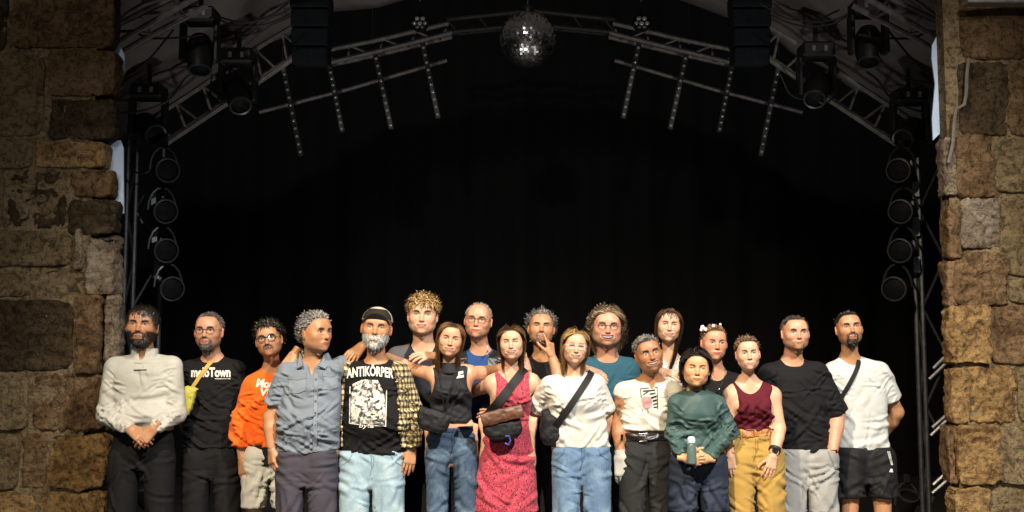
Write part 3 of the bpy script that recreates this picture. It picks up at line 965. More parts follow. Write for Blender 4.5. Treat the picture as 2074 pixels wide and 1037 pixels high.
        if sleeves:
            for k in sleeves:
                q = sleeves[k]; a, e, w = s.arm[k]; f = q.get('to', 2.0); r0, r1, r2 = q.get('r', (.066, .058, .045))
                if f <= 1:
                    L = np.linalg.norm(e-a)
                    v.add(cap(a, a + (e-a)*(f+.15), r0*.9, r1*.9, flat=L*f), smoothk)
                else:
                    r0, r1, r2 = r0*.88, r1*.88, r2*.95; v.add(cap(a, e, r0, r1), smoothk)
                    L = np.linalg.norm(w-e)
                    mid = e + (w-e)*min(.55, f-1.05)
                    v.add(cap(e, e + (w-e)*(f-1+.05), r1, r2, flat=L*(f-1)), .02)
                    if q.get('cuff'):
                        c0 = e + (w-e)*(f-1-.10); v.add(cap(c0, e + (w-e)*(f-1), r2*.86, r2*.80), .006)
        if hem is not None: v.plane((0, 0, hem[0]), hem[1] if len(hem) > 1 else (0, 0, -1))
        if top is not None: v.plane((0, 0, top), (0, 0, 1))
        if neck:
            rx, ry, drop = neck[:3]; fy = neck[3] if len(neck) > 3 else -.03
            # opening round the neck, dipping at the front
            v.cut(ell(s.nb + (0, fy, .045), (rx, ry, .045 + drop)), .006)
            v.cut(cap(s.nb + (0, 0, .01), s.nb + (0, -.02, .25), rx*.82), .006)
        if vneck:
            w_, d_ = vneck
            for i in range(6):
                t = i/5
                v.cut(ell(s.nb + (0, -.10, .03 - d_*t), (w_*(1-t)+.006, .10, .03)), .01)
        for p in cuts: v.cut(p, .006)
        if openf:
            (xa, xb) = openf
            X, Y, Z = v.ax[0][:, None, None], v.ax[1][None, :, None], v.ax[2][None, None, :]
            za, zb = rows[0][0], rows[-1][0]
            zl = np.array([p[1] for p in xa]); xl = np.interp(v.ax[2], zl[::-1], np.array([p[0] for p in xa])[::-1]).astype(f32)
            zr = np.array([p[1] for p in xb]); xr = np.interp(v.ax[2], zr[::-1], np.array([p[0] for p in xb])[::-1]).astype(f32)
            d = np.minimum(X - xl[None, None, :], xr[None, None, :] - X)
            d = np.minimum(d, f32(0.03) - Y)
            v.F = np.maximum(v.F, d)
        V, Q = v.mesh()
        Nn = normals(V, Q)
        cr = []
        zt, zb = max(r[0] for r in rows), min(r[0] for r in rows)
        cx = np.mean([r[1] for r in rows])
        if folds:
            A = .0072*folds
            tor = (np.abs(V[:, 0]-cx) < .20) & (Nn[:, 1] < 0)
            low = tor & (V[:, 2] < zt - (zt-zb)*.42)
            up = tor & (V[:, 2] >= zt - (zt-zb)*.42)
            sg = lambda c: np.sign(c[0]-cx)
            cr += rnd_creases(rs, V, low, 18, lambda c: (1, 0, .75*sg(c)*rs.choice((1, 1, -1))), .30, .22, .0150, A*1.15)
            cr += rnd_creases(rs, V, up, 10, lambda c: (1, 0, -1.0*sg(c)), .35, .18, .016, A*.8)
            if folds > 1.15:
                cr += rnd_creases(rs, V, low, 26, lambda c: (1, 0, .5*sg(c)*rs.choice((1, 1, -1))), .28, .15, .0075, A*.62)
            for k in 'LR':
                if trap:   # pull lines from the armpit
                    ap = s.sh[k] + np.array((0, -.09, -.085)); inw = -1 if k == 'R' else 1
                    for i in range(6):
                        dv = np.array((inw*(.4+.6*rs.rand()), -.1, -.7*rs.rand()+.15)); L = .07+.08*rs.rand()
                        cr.append((ap + rs.randn(3)*.012, ap + dv*L, .008, A*(.9 if i % 2 else -.9)))
                if sleeves and k in sleeves:
                    a, e, w = s.arm[k]; f = sleeves[k].get('to', 2.0)
                    segs = [(a, e, 10 if f <= 1 else 13)] + ([(e, w, 16)] if f > 1 else [])
                    for p0, p1, n in segs:
                        u = (p1-p0)/np.linalg.norm(p1-p0)
                        for _ in range(n):
                            t = rs.rand(); c = p0 + (p1-p0)*t
                            if f > 1 and rs.rand() < .5: c = e + u*rs.randn()*.04
                            side = np.cross(u, (0, -1, 0)); side /= max(np.linalg.norm(side), 1e-6)
                            off = np.array((0, -.05, 0)); dv = side + u*rs.uniform(-.8, .8); dv /= np.linalg.norm(dv)
                            L = .05+.05*rs.rand()
                            cr.append((c+off-dv*L/2, c+off+dv*L/2, .0075, A*(1 if rs.rand() < .7 else -.8)))
            dsp = crease_disp(V, Nn, cr)
            dsp += folds*.0028*vnoise(V*np.array((1, 1, 1.6)), 11, sp.get('seed', 1))
            dsp += folds*.0018*wrinkle(V, sp.get('seed', 1)*3, 4.5, 19., tilt=.25)*(.45 + .55*ss(zt - V[:, 2], .05, .25))
            dsp *= .3 + .7*ss(-Nn[:, 1], .0, .5)
            if trap: dsp *= ss(np.linalg.norm(V - s.nb - np.array((0, -.03, 0)), axis=1), .09, .16)*.85 + .15
            V = V + Nn*np.array((1, 1, .3))*np.clip(dsp, -.0065, .016)[:, None]
        o = s.mesh(name, V, Q, mat, parent)
        s.bvh[name] = BVHTree.FromPolygons(V.tolist(), Q.tolist())
        return o
    def trousers(s, mat, top_y, to=None, w=(.088, .068, .058), rows=None, name='trousers', belt=None, folds=1.0, h=.0088, crotch=.10, hipw=None):
        if s.sp['Y'] > .55: h = .016
        sp, rs, J = s.sp, s.rs, s.J
        lg = s.leg_pts()
        zt = J(1037, top_y)[2]
        lo = np.array((1e9,)*3); hi = -lo
        for k in 'LR':
            for p in lg[k]: lo = np.minimum(lo, p); hi = np.maximum(hi, p)
        lo -= .14; hi += .14; hi[2] = zt + .03
        zend = .10 if to is None else J(1037, to)[2]
        lo[2] = zend - .03
        v = Vol(lo, hi, h)
        hr = rows or torso_rows(J, sp['hips'], sp.get('hdepth', .66), sp.get('ycen', .02))
        v.add(loft(hr, -.017))
        for k in 'LR':
            hp, kn, an = lg[k]
            v.add(cap(hp, kn, w[0]*.94, w[1]*.96), .014)
            v.add(cap(kn, an, w[1]*.96, w[2]), .012)
        mid = (lg['L'][0]+lg['R'][0])/2; midk = (lg['L'][1]+lg['R'][1])/2
        zcr = min(r[0] for r in hr) - .005
        v.cut(ell((mid[0]*.5+midk[0]*.5, .02, zcr - .42), (.011, .25, .42)), .030)
        v.plane((0, 0, zt), (0, 0, 1)); v.plane((0, 0, zend), (0, 0, -1))
        V, Q = v.mesh(); Nn = normals(V, Q)
        cx = (lg['L'][0][0]+lg['R'][0][0])/2
        zc = hr[0][0] if hr[0][0] < hr[-1][0] else hr[-1][0]
        A = .0058*folds; cr = []
        fr = Nn[:, 1] < 0
        cr += rnd_creases(rs, V, fr & (V[:, 2] > zc - .02), 14, lambda c: (np.sign(c[0]-cx), 0, .35), .25, .15, .013, A)
        cr += rnd_creases(rs, V, fr & (V[:, 2] <= zc) & (V[:, 2] > zend), 22, lambda c: (.5, 0, rs.choice((-1, 1))), .35, .18, .015, A*1.15)
        cr += rnd_creases(rs, V, fr & (V[:, 2] <= zc+.06) & (np.abs(V[:, 0]-cx) < .06), 14, lambda c: (np.sign(c[0]-cx), 0, .55), .2, .11, .008, A*1.1)
        d = crease_disp(V, Nn, cr) + folds*.003*vnoise(V*np.array((1, 1, .7)), 13, 9) + folds*.0022*wrinkle(V, sp.get('seed', 1)*5, 13., 4., .3)
        d *= .3 + .7*ss(-Nn[:, 1], .0, .5)
        V = V + Nn*np.array((1, 1, .3))*np.clip(d, -.009, .012)[:, None]
        o = s.mesh(name, V, Q, mat)
        s.bvh[name] = BVHTree.FromPolygons(V.tolist(), Q.tolist())
        # shoes
        sm = plain('shoe_' + sp.get('shoe', 'black'), {'black': (.02, .02, .02), 'white': (.6, .6, .58), 'brown': (.08, .04, .02)}[sp.get('shoe', 'black')], .5)
        for k in 'LR':
            an = lg[k][2]
            vv = Vol((an[0]-.07, an[1]-.22, -.005), (an[0]+.07, an[1]+.12, .14), .015)
            vv.add(ell((an[0], an[1]-.10, .045), (.046, .11, .045))); vv.add(ell((an[0], an[1]+.02, .055), (.04, .07, .06)), .03)
            vv.add(cap((an[0], an[1], .05), (an[0], an[1]-.01, .12), .045), .03); vv.plane((0, 0, .001), (0, 0, -1))
            s.mesh('shoe', *vv.mesh(), sm)
        return o
    # ---- things laid on the cloth
    def hit(s, px, py, names=None, off=.003, fallback=-.12):
        o, d = CAM - s.o, at(px, py, s.Y) - s.o - (CAM - s.o)
        best = None
        for nme, t in s.bvh.items():
            if names and nme not in names: continue
            r = t.ray_cast(Vector(o), Vector(d).normalized())
            if r[0] is not None and (best is None or r[3] < best[1]): best = (r[0], r[3])
        u = np.array(Vector(d).normalized())
        if best is None: return s.J(px, py, fallback)
        return np.array(best[0]) - u*off
    def decal(s, name, polys, mat, names=None, off=.003, parent=None, thick=0.0015, sub=6.0):
        """flat polygons in photograph pixels draped on the clothes"""
        bm = bmesh.new()
        for poly in polys:
            vs = [bm.verts.new((x, y, 0)) for x, y in poly]
            try: bm.faces.new(vs)
            except Exception: pass
        return s._drape(bm, name, mat, names, off, parent, sub)
    def _drape(s, bm, name, mat, names, off, parent, sub):
        bmesh.ops.triangulate(bm, faces=bm.faces[:])
        for _ in range(4):
            es = [e for e in bm.edges if e.calc_length() > sub]
            if not es: break
            bmesh.ops.subdivide_edges(bm, edges=es, cuts=1)
            bmesh.ops.triangulate(bm, faces=bm.faces[:])
        V = [s.hit(v.co.x, v.co.y, names, off) for v in bm.verts]
        bm.verts.index_update()
        Fc = [[v.index for v in f.verts] for f in bm.faces]
        bm.free()
        if not V: return None
        o = mobj(name, V, Fc, mat, parent or s.root, True)
        return o
    def text(s, name, txt, box, mat, names=None, shear=0., arc=0., bold=0.012, parent=None, rot=0.):
        """lettering fitted into the pixel box (x0, y0, x1, y1) and draped on the clothes"""
        cu = bpy.data.curves.new('t', 'FONT'); cu.body = txt; cu.shear = shear; cu.offset = bold; cu.resolution_u = 3
        ob = bpy.data.objects.new('t', cu); C.objects.link(ob)
        dg = bpy.context.evaluated_depsgraph_get(); me = ob.evaluated_get(dg).to_mesh()
        bm = bmesh.new(); bm.from_mesh(me)
        bpy.data.objects.remove(ob); bpy.data.curves.remove(cu)
        xs = [v.co.x for v in bm.verts]; ys = [v.co.y for v in bm.verts]
        x0, x1, y0, y1 = min(xs), max(xs), min(ys), max(ys)
        cxp, cyp = (box[0]+box[2])/2, (box[1]+box[3])/2
        for v in bm.verts:
            u = (v.co.x-x0)/(x1-x0); w = (v.co.y-y0)/(y1-y0)
            px = box[0] + u*(box[2]-box[0]); py = box[3] - w*(box[3]-box[1]) + arc*(2*u-1)**2
            dx, dy = px-cxp, py-cyp; c_, s_ = math.cos(rot), math.sin(rot)
            v.co = (cxp + dx*c_ - dy*s_, cyp + dx*s_ + dy*c_, 0)
        return s._drape(bm, name, mat, names, .0035, parent, 7.0)
    def strap(s, name, a, b, width, mat, parent, names, off=.006, thick=.004, full=True, world=True):
        """a flat band running round the torso through pixels a and b"""
        A, B = s.J(*a), s.J(*b); u = (A - B); L = np.linalg.norm(u); u = u/L
        c = (A+B)/2; c[1] = s.sp.get('ycen', .02)
        pts = []
        for i in range(72):
            th = 2*math.pi*i/72
            d = u*math.cos(th)*1.0 + np.array((0, -1, 0))*math.sin(th)
            o = c + d*1.2
            best = None
            for nme in names:
                r = s.bvh[nme].ray_cast(Vector(o), Vector(-d))
                if r[0] is not None and (best is None or r[3] < best[1]): best = (np.array(r[0]), r[3])
            if best is not None and best[1] < 1.2: pts.append((th, np.linalg.norm(best[0]-c)))
        if len(pts) < 8: return None
        th = np.array([p[0] for p in pts]); rr = np.array([p[1] for p in pts])
        full_t = np.linspace(0, 2*math.pi, 97)[:-1]
        r2 = np.interp(full_t, np.append(th, th[0]+2*math.pi), np.append(rr, rr[0]))
        r2 = np.minimum(r2, L*.5+.13)
        for _ in range(30): r2 = np.maximum(r2, (np.roll(r2, 1)+np.roll(r2, -1))/2)
        for _ in range(2): r2 = (np.roll(r2, 1)+2*r2+np.roll(r2, -1))/4
        ctr = np.array([c + (u*math.cos(t) + np.array((0, -1, 0))*math.sin(t))*(r+off) for t, r in zip(full_t, r2)])
        side = np.cross(u, (0, -1, 0)); side /= np.linalg.norm(side)
        out = np.array([(u*math.cos(t) + np.array((0, -1, 0))*math.sin(t)) for t in full_t])
        ring = np.stack([ctr - side*width/2, ctr + side*width/2, ctr + side*width/2 + out*thick, ctr - side*width/2 + out*thick], 1)
        n = len(ctr); V = ring.reshape(-1, 3); Fq = []
        for i in range(n):
            j = (i+1) % n
            for k in range(4): Fq.append((i*4+k, i*4+(k+1) % 4, j*4+(k+1) % 4, j*4+k))
        if world: V = V + s.o - np.array(parent.location)
        return mobj(name, V, Fq, mat, parent, False)

    def jeans_seams(s, name, xl, xr, y0, col):
        """fly, pocket edges, waistband and side seams as thin sewn strips"""
        m = plain('seam_' + col[0], col[1], .85); o = s.root
        par = [c for c in s.root.children if c.name.split('.')[0] == name][0]
        cx = (xl+xr)/2; w = xr-xl
        def strip(pts, wd):
            poly = []
            for i in range(len(pts)-1):
                (x0, y0_), (x1, y1_) = pts[i], pts[i+1]; L = math.hypot(x1-x0, y1_-y0_); nx, ny = -(y1_-y0_)/L*wd/2, (x1-x0)/L*wd/2
                poly.append([(x0+nx, y0_+ny), (x1+nx, y1_+ny), (x1-nx, y1_-ny), (x0-nx, y0_-ny)])
            s.decal('seam', poly, m, [name], .0028, par, sub=9)
        strip([(cx, y0+3), (cx+1, y0+30), (cx-3, y0+48)], 1.5)
        strip([(cx+5, y0+3), (cx+5, y0+24), (cx-1, y0+40)], 1.0)
        for sg in (-1, 1):
            strip([(cx+sg*w*.30, y0+4), (cx+sg*w*.33, y0+14), (cx+sg*w*.42, y0+24), (cx+sg*w*.47, y0+27)], 1.4)

# ------------------------------------------------------------------ the cast
FAIR, LIGHT, TAN, BROWN, ASIAN, RUDDY = (.64, .385, .255), (.60, .33, .20), (.46, .24, .125), (.36, .17, .078), (.58, .33, .165), (.55, .295, .185)
BLACK_H, GREY_H = (.012, .010, .009), (.20, .19, .18)
def legs(hl, hr, kl, kr, hy=928, ky=1072): return {'L': ((hl, hy), (kl, ky)), 'R': ((hr, hy), (kr, ky))}
W_INK = plain('white_print', (.66, .65, .60), .7, 0, .08)
K_INK = plain('black_print', (.012, .012, .013), .6, 0, .1)
BLK = cloth('black_cotton', (.007, .007, .008), .85, fold=.5)
BLK2 = cloth('black_denim', (.008, .008, .009), .85, fold=.6)
STRAP = cloth('black_webbing', (.014, .014, .015), .6, fold=.15)
ARMHANG = dict(curl=.45, spread=.1)
def bag(p, px, py, dy, name, label, cat='bag'):
    b = empty(name, p.J(px, py, dy) + p.o, label, cat)
    return b
def pouch(p, b, name, cpx, size, mat, rot=0., k=.02, flat_top=None):
    """soft closed pouch centred at photograph pixel cpx=(x, y, dy)"""
    c = p.J(*cpx) + p.o - np.array(b.location)
    sx, sy, sz = size
    M = Matrix.Rotation(rot, 4, 'Y')
    v = Vol((-sx-.03, -sy-.03, -sz-.03), (sx+.03, sy+.03, sz+.03), max(.004, sx/24))
    v.add(loft([(-sz, 0, 0, sx*.62, sy*.7), (-sz*.6, 0, 0, sx*.93, sy), (0, 0, 0, sx, sy), (sz*.7, 0, 0, sx*.97, sy*.9), (sz, 0, 0, sx*.85, sy*.5)], 0, 2.8, k*.5))
    V, Q = v.mesh(); Nn = normals(V, Q)
    V = V + Nn*(.004*vnoise(V, 24, 3) + .003*vnoise(V, 60, 4))[:, None]
    V = np.array([np.array(M @ Vector(q)) for q in V]) + c
    return mobj(name, V, Q, mat, b)

# --- 1 white quarter-zip sweater
def d1(p):
    w = cloth('white_fleece', (.50, .50, .455), .8, fold=.3)
    zt = p.J(290, 872)[2]
    sw = p.garment('sweater', p.trows, w, {'L': dict(to=1.93, r=(.072, .066, .043), cuff=1), 'R': dict(to=1.93, r=(.072, .066, .043), cuff=1)}, neck=(.066, .08, .006), hem=(zt,), folds=1.0,
                   extra=[ell(p.J(288, 840, -.03), (.17, .09, .07))])
    # stand-up collar and zip
    nb = p.nb
    v = Vol(nb + (-.11, -.13, -.06), nb + (.11, .11, .08), .0042)
    v.add(loft([(nb[2]-.035, nb[0], nb[1]-.012, .090, .085), (nb[2]+.0, nb[0], nb[1]-.01, .076, .072), (nb[2]+.040, nb[0], nb[1]-.006, .074, .070)], 0, 2.0, .008))
    v.cut(loft([(nb[2]-.08, nb[0], nb[1]-.01, .066, .062), (nb[2]+.12, nb[0], nb[1]-.008, .064, .060)], 0, 2.0, .004))
    v.cut(ell(nb + (.004, -.075, .05), (.020, .05, .075)), .006)
    V, Q = v.mesh(); V = V + normals(V, Q)*(.003*vnoise(V, 40, 2))[:, None]
    p.mesh('collar', V, Q, w, sw)
    z = plain('zip_grey', (.35, .35, .33), .4)
    p.decal('zip', [[(289, 728), (291, 728), (291, 745), (288.5, 745)]], z, ['sweater'], .002, sw)
    p.decal('chest_mark', [[(271, 748.5), (297, 748), (297, 750.3), (271, 751)]], K_INK, ['sweater'], .003, sw)
    p.trousers(BLK, 866, w=(.098, .080, .062))
# --- 2 black tee, yellow strap
def d2(p):
    tee = p.garment('t_shirt', p.trows, BLK, {'L': dict(to=.95, r=(.070, .066, .06)), 'R': dict(to=.95, r=(.070, .066, .06))}, neck=(.068, .075, .010), hem=(p.J(427, 905)[2],), folds=1.3)
    p.text('lettering', 'meloTown', (387, 744, 467, 764), W_INK, ['t_shirt'], bold=.045, parent=tee)
    p.decal('lettering_underline', [[(435, 766.5), (467, 766.5), (467, 767.8), (435, 767.8)]], W_INK, ['t_shirt'], .003, tee)
    p.trousers(BLK2, 895, w=(.095, .078, .06))
    y = cloth('yellow_nylon', (.52, .36, .06), .55, fold=.4)
    y2 = cloth('olive_yellow_nylon', (.42, .40, .06), .55, fold=.6)
    b = bag(p, 384, 830, -.15, 'crossbody_bag', 'yellow crossbody bag hanging from the man in the black lettered tee')
    p.strap('strap', (446, 712), (384, 805), .022, y, b, ['t_shirt'])
    pouch(p, b, 'pouch', (382, 812, -.15), (.030, .025, .075), y2, R(10))
# --- 3 orange sweatshirt
def d3(p):
    o = cloth('orange_jersey', (.80, .13, .010), .85, fold=.3)
    sw = p.garment('sweatshirt', p.trows, o, {'L': dict(to=1.97, r=(.068, .062, .043), cuff=1), 'R': dict(to=1.9, r=(.062, .055, .04))}, neck=(.062, .072, .004), hem=(p.J(547, 905)[2],), folds=1.6)
    p.text('lettering', 'Mon', (519, 768, 556, 786), W_INK, ['sweatshirt'], shear=.1, bold=.05, parent=sw, rot=.12)
    p.text('lettering', 'VL', (526, 787, 552, 803), W_INK, ['sweatshirt'], shear=.1, bold=.05, parent=sw, rot=.12)
    p.garment('undershirt', torso_rows(p.J, [(898, 507, 588), (945, 499, 592)], .66, .02), BLK, hem=(p.J(547, 943)[2],), trap=False, infl=.0, folds=.3)
    p.trousers(cloth('light_grey_cotton', (.52, .52, .48), .85, fold=.5), 900, to=1027, w=(.088, .082, .05), name='shorts', folds=1.3)
# --- 4 grey-blue shirt
def d4(p):
    g = cloth('grey_blue_shirting', (.17, .205, .25), .8, fold=.45, var=.1)
    g2 = cloth('grey_blue_shirting_light', (.20, .24, .29), .8, fold=.3, var=.1)
    dk = plain('dark_seam', (.03, .035, .05), .8)
    sh = p.garment('shirt', p.trows, g, {'L': dict(to=.72, r=(.070, .070, .066)), 'R': dict(to=.8, r=(.066, .060, .06))}, neck=(.068, .080, .012), vneck=(.045, .085), hem=(p.J(620, 917)[2], (.12, 0, -1)), folds=1.7,
                  extra=[ell(p.J(622, 860, -.04), (.15, .085, .12))])
    for side in (-1, 1):    # collar leaves
        nb = p.nb
        pts = [(side*.072, .03, .035), (side*.066, -.045, .028), (side*.040, -.098, -.035), (side*.075, -.080, -.052), (side*.100, -.02, -.012), (side*.090, .03, .0)]
        V = [nb + np.array(q) for q in pts] + [nb + np.array(q)*np.array((1.04, 1, 1)) + (0, -.006, .006) for q in pts]
        Fc = [(0, 1, 2, 3, 4, 5)[::side], (6, 7, 8, 9, 10, 11)[::-side]] + [(i, (i+1) % 6, 6+(i+1) % 6, 6+i) for i in range(6)]
        p.mesh('collar', V, Fc, g2, sh, smooth=False)
    p.decal('placket', [[(637, 757), (644, 757), (641, 915), (633, 915)]], g2, ['shirt'], .004, sh)
    for y in (768, 790, 812, 836, 860, 884):
        c = p.hit(640 - (y-760)*.02, y, ['shirt'], .008)
        MB().lathe([(0, .002), (.0055, .002), (.006, 0)], aim(c, (0, -1, 0)), 8).build('button', plain('shirt_button', (.12, .13, .15), .3), sh)
    for (x0, x1, y0, y1) in ((585, 619, 758, 795), (655, 684, 752, 788)):
        pk = p.decal('pocket', [[(x0, y0), (x1, y0-3), (x1, y1-4), ((x0+x1)/2, y1+2), (x0, y1)]], g2, ['shirt'], .005, sh)
        p.decal('pocket_flap', [[(x0-1, y0-1), (x1+1, y0-4), (x1+1, y0+8), ((x0+x1)/2, y0+12), (x0-1, y0+10)]], g, ['shirt'], .008, pk)
    p.decal('sleeve_cuff', [[(545, 790), (566, 797), (565, 801), (544, 794)]], g2, ['shirt'], .003, sh)
    p.trousers(cloth('charcoal_purple_cotton', (.055, .05, .068), .85, fold=.5), 911, w=(.095, .080, .065), folds=1.4)
# --- 5 cap, plaid overshirt
def d5(p):
    tee = p.garment('t_shirt', p.trows, BLK, neck=(.072, .085, .020), hem=(p.J(760, 917)[2], (-.05, 0, -1)), folds=1.2, extra=[ell(p.J(762, 850, -.05), (.17, .10, .13))])
    tx = p.text('lettering', 'ANTIKÖRPER', (702, 737, 797, 762), W_INK, ['t_shirt'], bold=.03, arc=5, parent=tee)
    pr = plain('grey_print', (.42, .42, .38), .8, 0, .1); pr2 = plain('pale_print', (.66, .65, .58), .8, 0, .1)
    # generic mottled picture panel with a frame
    m, nt, b, tc = nodes_mat('shirt_picture', .8)
    if nt is not None:
        n1 = noise(nt, tc.outputs['Object'], 20, 6, .62, 1.8)
        nt.links.new(ramp(nt, n1.outputs[0], [(.40, (.012, .012, .012)), (.47, (.10, .10, .09)), (.52, (.5, .5, .45)), (.60, (.7, .69, .62))]), b.inputs['Base Color'])
    p.decal('picture', [[(714, 778), (735, 768), (765, 770), (778, 795), (781, 850), (778, 860), (712, 857), (710, 820)]], m, ['t_shirt'], .003, tee, sub=5)
    for q in ([(708, 783), (710, 783), (709, 858), (707, 858)], [(782, 790), (784, 790), (782, 864), (780, 864)], [(707, 856), (728, 859), (728, 861), (707, 858)], [(758, 861), (782, 862), (782, 864), (758, 863)]):
        p.decal('picture_frame', [q], W_INK, ['t_shirt'], .004, tee)
    p.text('lettering', 'byta', (727, 857, 757, 869), W_INK, ['t_shirt'], shear=.2, bold=.02, parent=tee)
    pl = cloth('cream_black_plaid', (.56, .45, .24), .85, 'plaid', .4, col2=(.008, .008, .008))
    wr = [(z, cx, cy, a+.016, b+.022) for z, cx, cy, a, b in p.trows]
    xz = lambda l: [(p.J(x, y)[0], p.J(x, y)[2]) for x, y in l]
    p.garment('overshirt', wr, pl, {'L': dict(to=1.9, r=(.074, .064, .05)), 'R': dict(to=1.92, r=(.076, .070, .052), cuff=1)}, neck=(.082, .085, .02), hem=(p.J(760, 905)[2],), folds=1.5,
              openf=(xz([(728, 700), (714, 730), (700, 775), (696, 840), (697, 920)]), xz([(780, 700), (792, 725), (806, 775), (812, 840), (816, 920)])),
              extra=[ell(p.J(762, 850, -.05), (.18, .108, .13))])
    p.trousers(cloth('light_wash_denim', (.26, .40, .50), .8, 'denim', .5, col2=(.50, .62, .66)), 911, w=(.104, .092, .08), folds=1.4)
    p.jeans_seams('trousers', 686, 818, 916, ('light', (.16, .24, .30)))
    # baseball cap
    khaki = cloth('cap_cream', (.50, .46, .34), .8); dark = cloth('cap_dark', (.02, .017, .014), .8)
    v = Vol((-.115, -.125, .02), (.115, .14, .15), .004)
    v.add(ell((0, .012, .045), (.094, .110, .087))); v.plane((0, 0, .042), (0, -.12, -.99))
    V, Q = v.mesh(); cap_o = p.mesh('cap', np.array([p.H(q) for q in V]), Q, khaki)
    v2 = Vol((-.115, -.135, .02), (.115, .05, .15), .004)
    v2.add(ell((0, .012, .045), (.0955, .1120, .0880))); v2.plane((0, 0, .045), (0, -.12, -.99)); v2.plane((0, -.035, 0), (0, 1, -.15)); v2.plane((0, 0, .116), (0, .0, 1))
    V, Q = v2.mesh(); p.mesh('front_panel', np.array([p.H(q) for q in V]), Q, dark, cap_o)
    # upturned peak
    V, Fq = [], []
    nx, ny = 15, 7
    for j in range(ny):
        for i in range(nx):
            u = -1 + 2*i/(nx-1); t = j/(ny-1)
            x = u*.078*(1 - .12*t); y0 = -.098*math.sqrt(max(0, 1-(u*.8)**2)); 
            V.append((x*1.12, y0 + .012 - .040*t*math.sqrt(max(.05, 1-u*u*.9)), .040 + .046*t*math.sqrt(max(.03, 1-u*u*.95)) - .012*u*u))
    nV = len(V); V += [(x, y, z-.004) for x, y, z in V]
    for j in range(ny-1):
        for i in range(nx-1):
            a = j*nx+i; Fq.append((a, a+1, a+1+nx, a+nx)); Fq.append((a+nV, a+nx+nV, a+1+nx+nV, a+1+nV))
    for i in range(nx-1):
        a = (ny-1)*nx+i; Fq.append((a, a+1, a+1+nV, a+nV))
    p.mesh('peak', [p.H(q) for q in V], Fq, dark, cap_o)
# --- 6 tall curly blond
def d6(p):
    nv = cloth('navy_black_jersey', (.016, .018, .026), .85, fold=.4); gr = cloth('grey_raglan', (.075, .073, .078), .85, 'heather', col2=(.12, .115, .12))
    p.garment('t_shirt', p.trows, nv, neck=(.072, .08, .012), hem=(p.J(857, 930)[2],), folds=1.0)
    for k in 'LR':
        a, e, w = p.arm[k]
        v = Vol(np.minimum(np.minimum(a, e), p.nb) - .12, np.maximum(np.maximum(a, e), p.nb) + .12, .006)
        v.add(cap(p.nb + (0, .02, -.012), a, .0475, .071)); v.add(cap(a, a + (e-a)*.9, .073, .066, flat=np.linalg.norm(e-a)*.8), .03)
        sg = -1 if k == 'L' else 1
        v.plane(p.nb + (sg*.085, 0, 0), (-sg*.92, 0, -.30)); v.cut(cap(p.nb, p.nb + (0, -.02, .2), .068), .005)
        V, Q = v.mesh(); V = V + normals(V, Q)*(.004*vnoise(V, 20, 3))[:, None]
        p.mesh('raglan_sleeve', V, Q, gr)
    p.trousers(BLK, 900, w=(.095, .078, .06))
# --- 7 woman in black sleeveless top, jeans
def d7(p):
    t = cloth('black_ribbed', (.014, .015, .019), .7, fold=.25)
    top = p.garment('sleeveless_top', p.trows, t, neck=(.058, .062, -.004), armhole=dict(r=.040, rz=.075, out=.040), hem=(p.J(912, 853)[2], (-.08, 0, -1)), folds=.5)
    nb = p.nb
    v = Vol(nb + (-.09, -.10, -.05), nb + (.09, .09, .06), .0045)
    v.add(loft([(nb[2]-.03, nb[0], nb[1]-.01, .072, .068), (nb[2]+.022, nb[0], nb[1]-.008, .0605, .058)], 0, 2.0, .006))
    v.cut(loft([(nb[2]-.06, nb[0], nb[1]-.01, .055, .05), (nb[2]+.08, nb[0], nb[1]-.008, .0545, .052)], 0, 2.0, .004))
    p.mesh('collar', *v.mesh(), t, top)
    lp = [[(923, 754), (938, 751), (938.5, 756), (932, 757.2), (932, 760), (939, 759), (939.5, 764), (924.5, 766.5), (924, 762), (929, 761), (929, 758.5), (923.5, 759)]]
    p.decal('badge', lp, W_INK, ['sleeveless_top'], .004, top, sub=4)
    jn = p.trousers(cloth('dark_blue_denim', (.030, .055, .105), .8, 'denim', .5, col2=(.16, .24, .33)), 866, w=(.080, .060, .042), folds=1.2)
    p.jeans_seams('trousers', 864, 966, 876, ('dark', (.015, .025, .05)))
    p.decal('waistband', [[(868, 868), (958, 862), (959, 872), (867, 878)]], cloth('denim_band', (.04, .07, .12), .8), ['trousers'], .004, jn)
    MB().lathe([(0, .004), (.007, .003), (.008, 0)], aim(p.hit(904, 872, ['trousers'], .004), (0, -1, 0)), 10).build('button', plain('brass_button', (.35, .28, .16), .3, 1), jn)
    b = bag(p, 878, 870, -.16, 'crossbody_bag', 'small black crossbody bag at the waist of the woman in jeans')
    lt = cloth('black_nylon_bag', (.010, .010, .012), .6, fold=.6)
    pouch(p, b, 'pouch', (877, 853, -.155), (.066, .028, .050), lt, R(16))
    pts = lambda l: [p.hit(x, y, None, .006) + p.o - np.array(b.location) for x, y in l]
    MB().tube(pts([(889, 738), (890, 755), (893, 780), (897, 805), (900, 828)]), .0035, 6).build('strap', STRAP, b)
    for dx in (-2, 0, 2, 4):
        MB().tube(pts([(927+dx, 742), (922+dx, 760), (914+dx*.8, 785), (907+dx*.6, 808), (901+dx*.5, 828)]), .0032, 6).build('strap', STRAP, b)
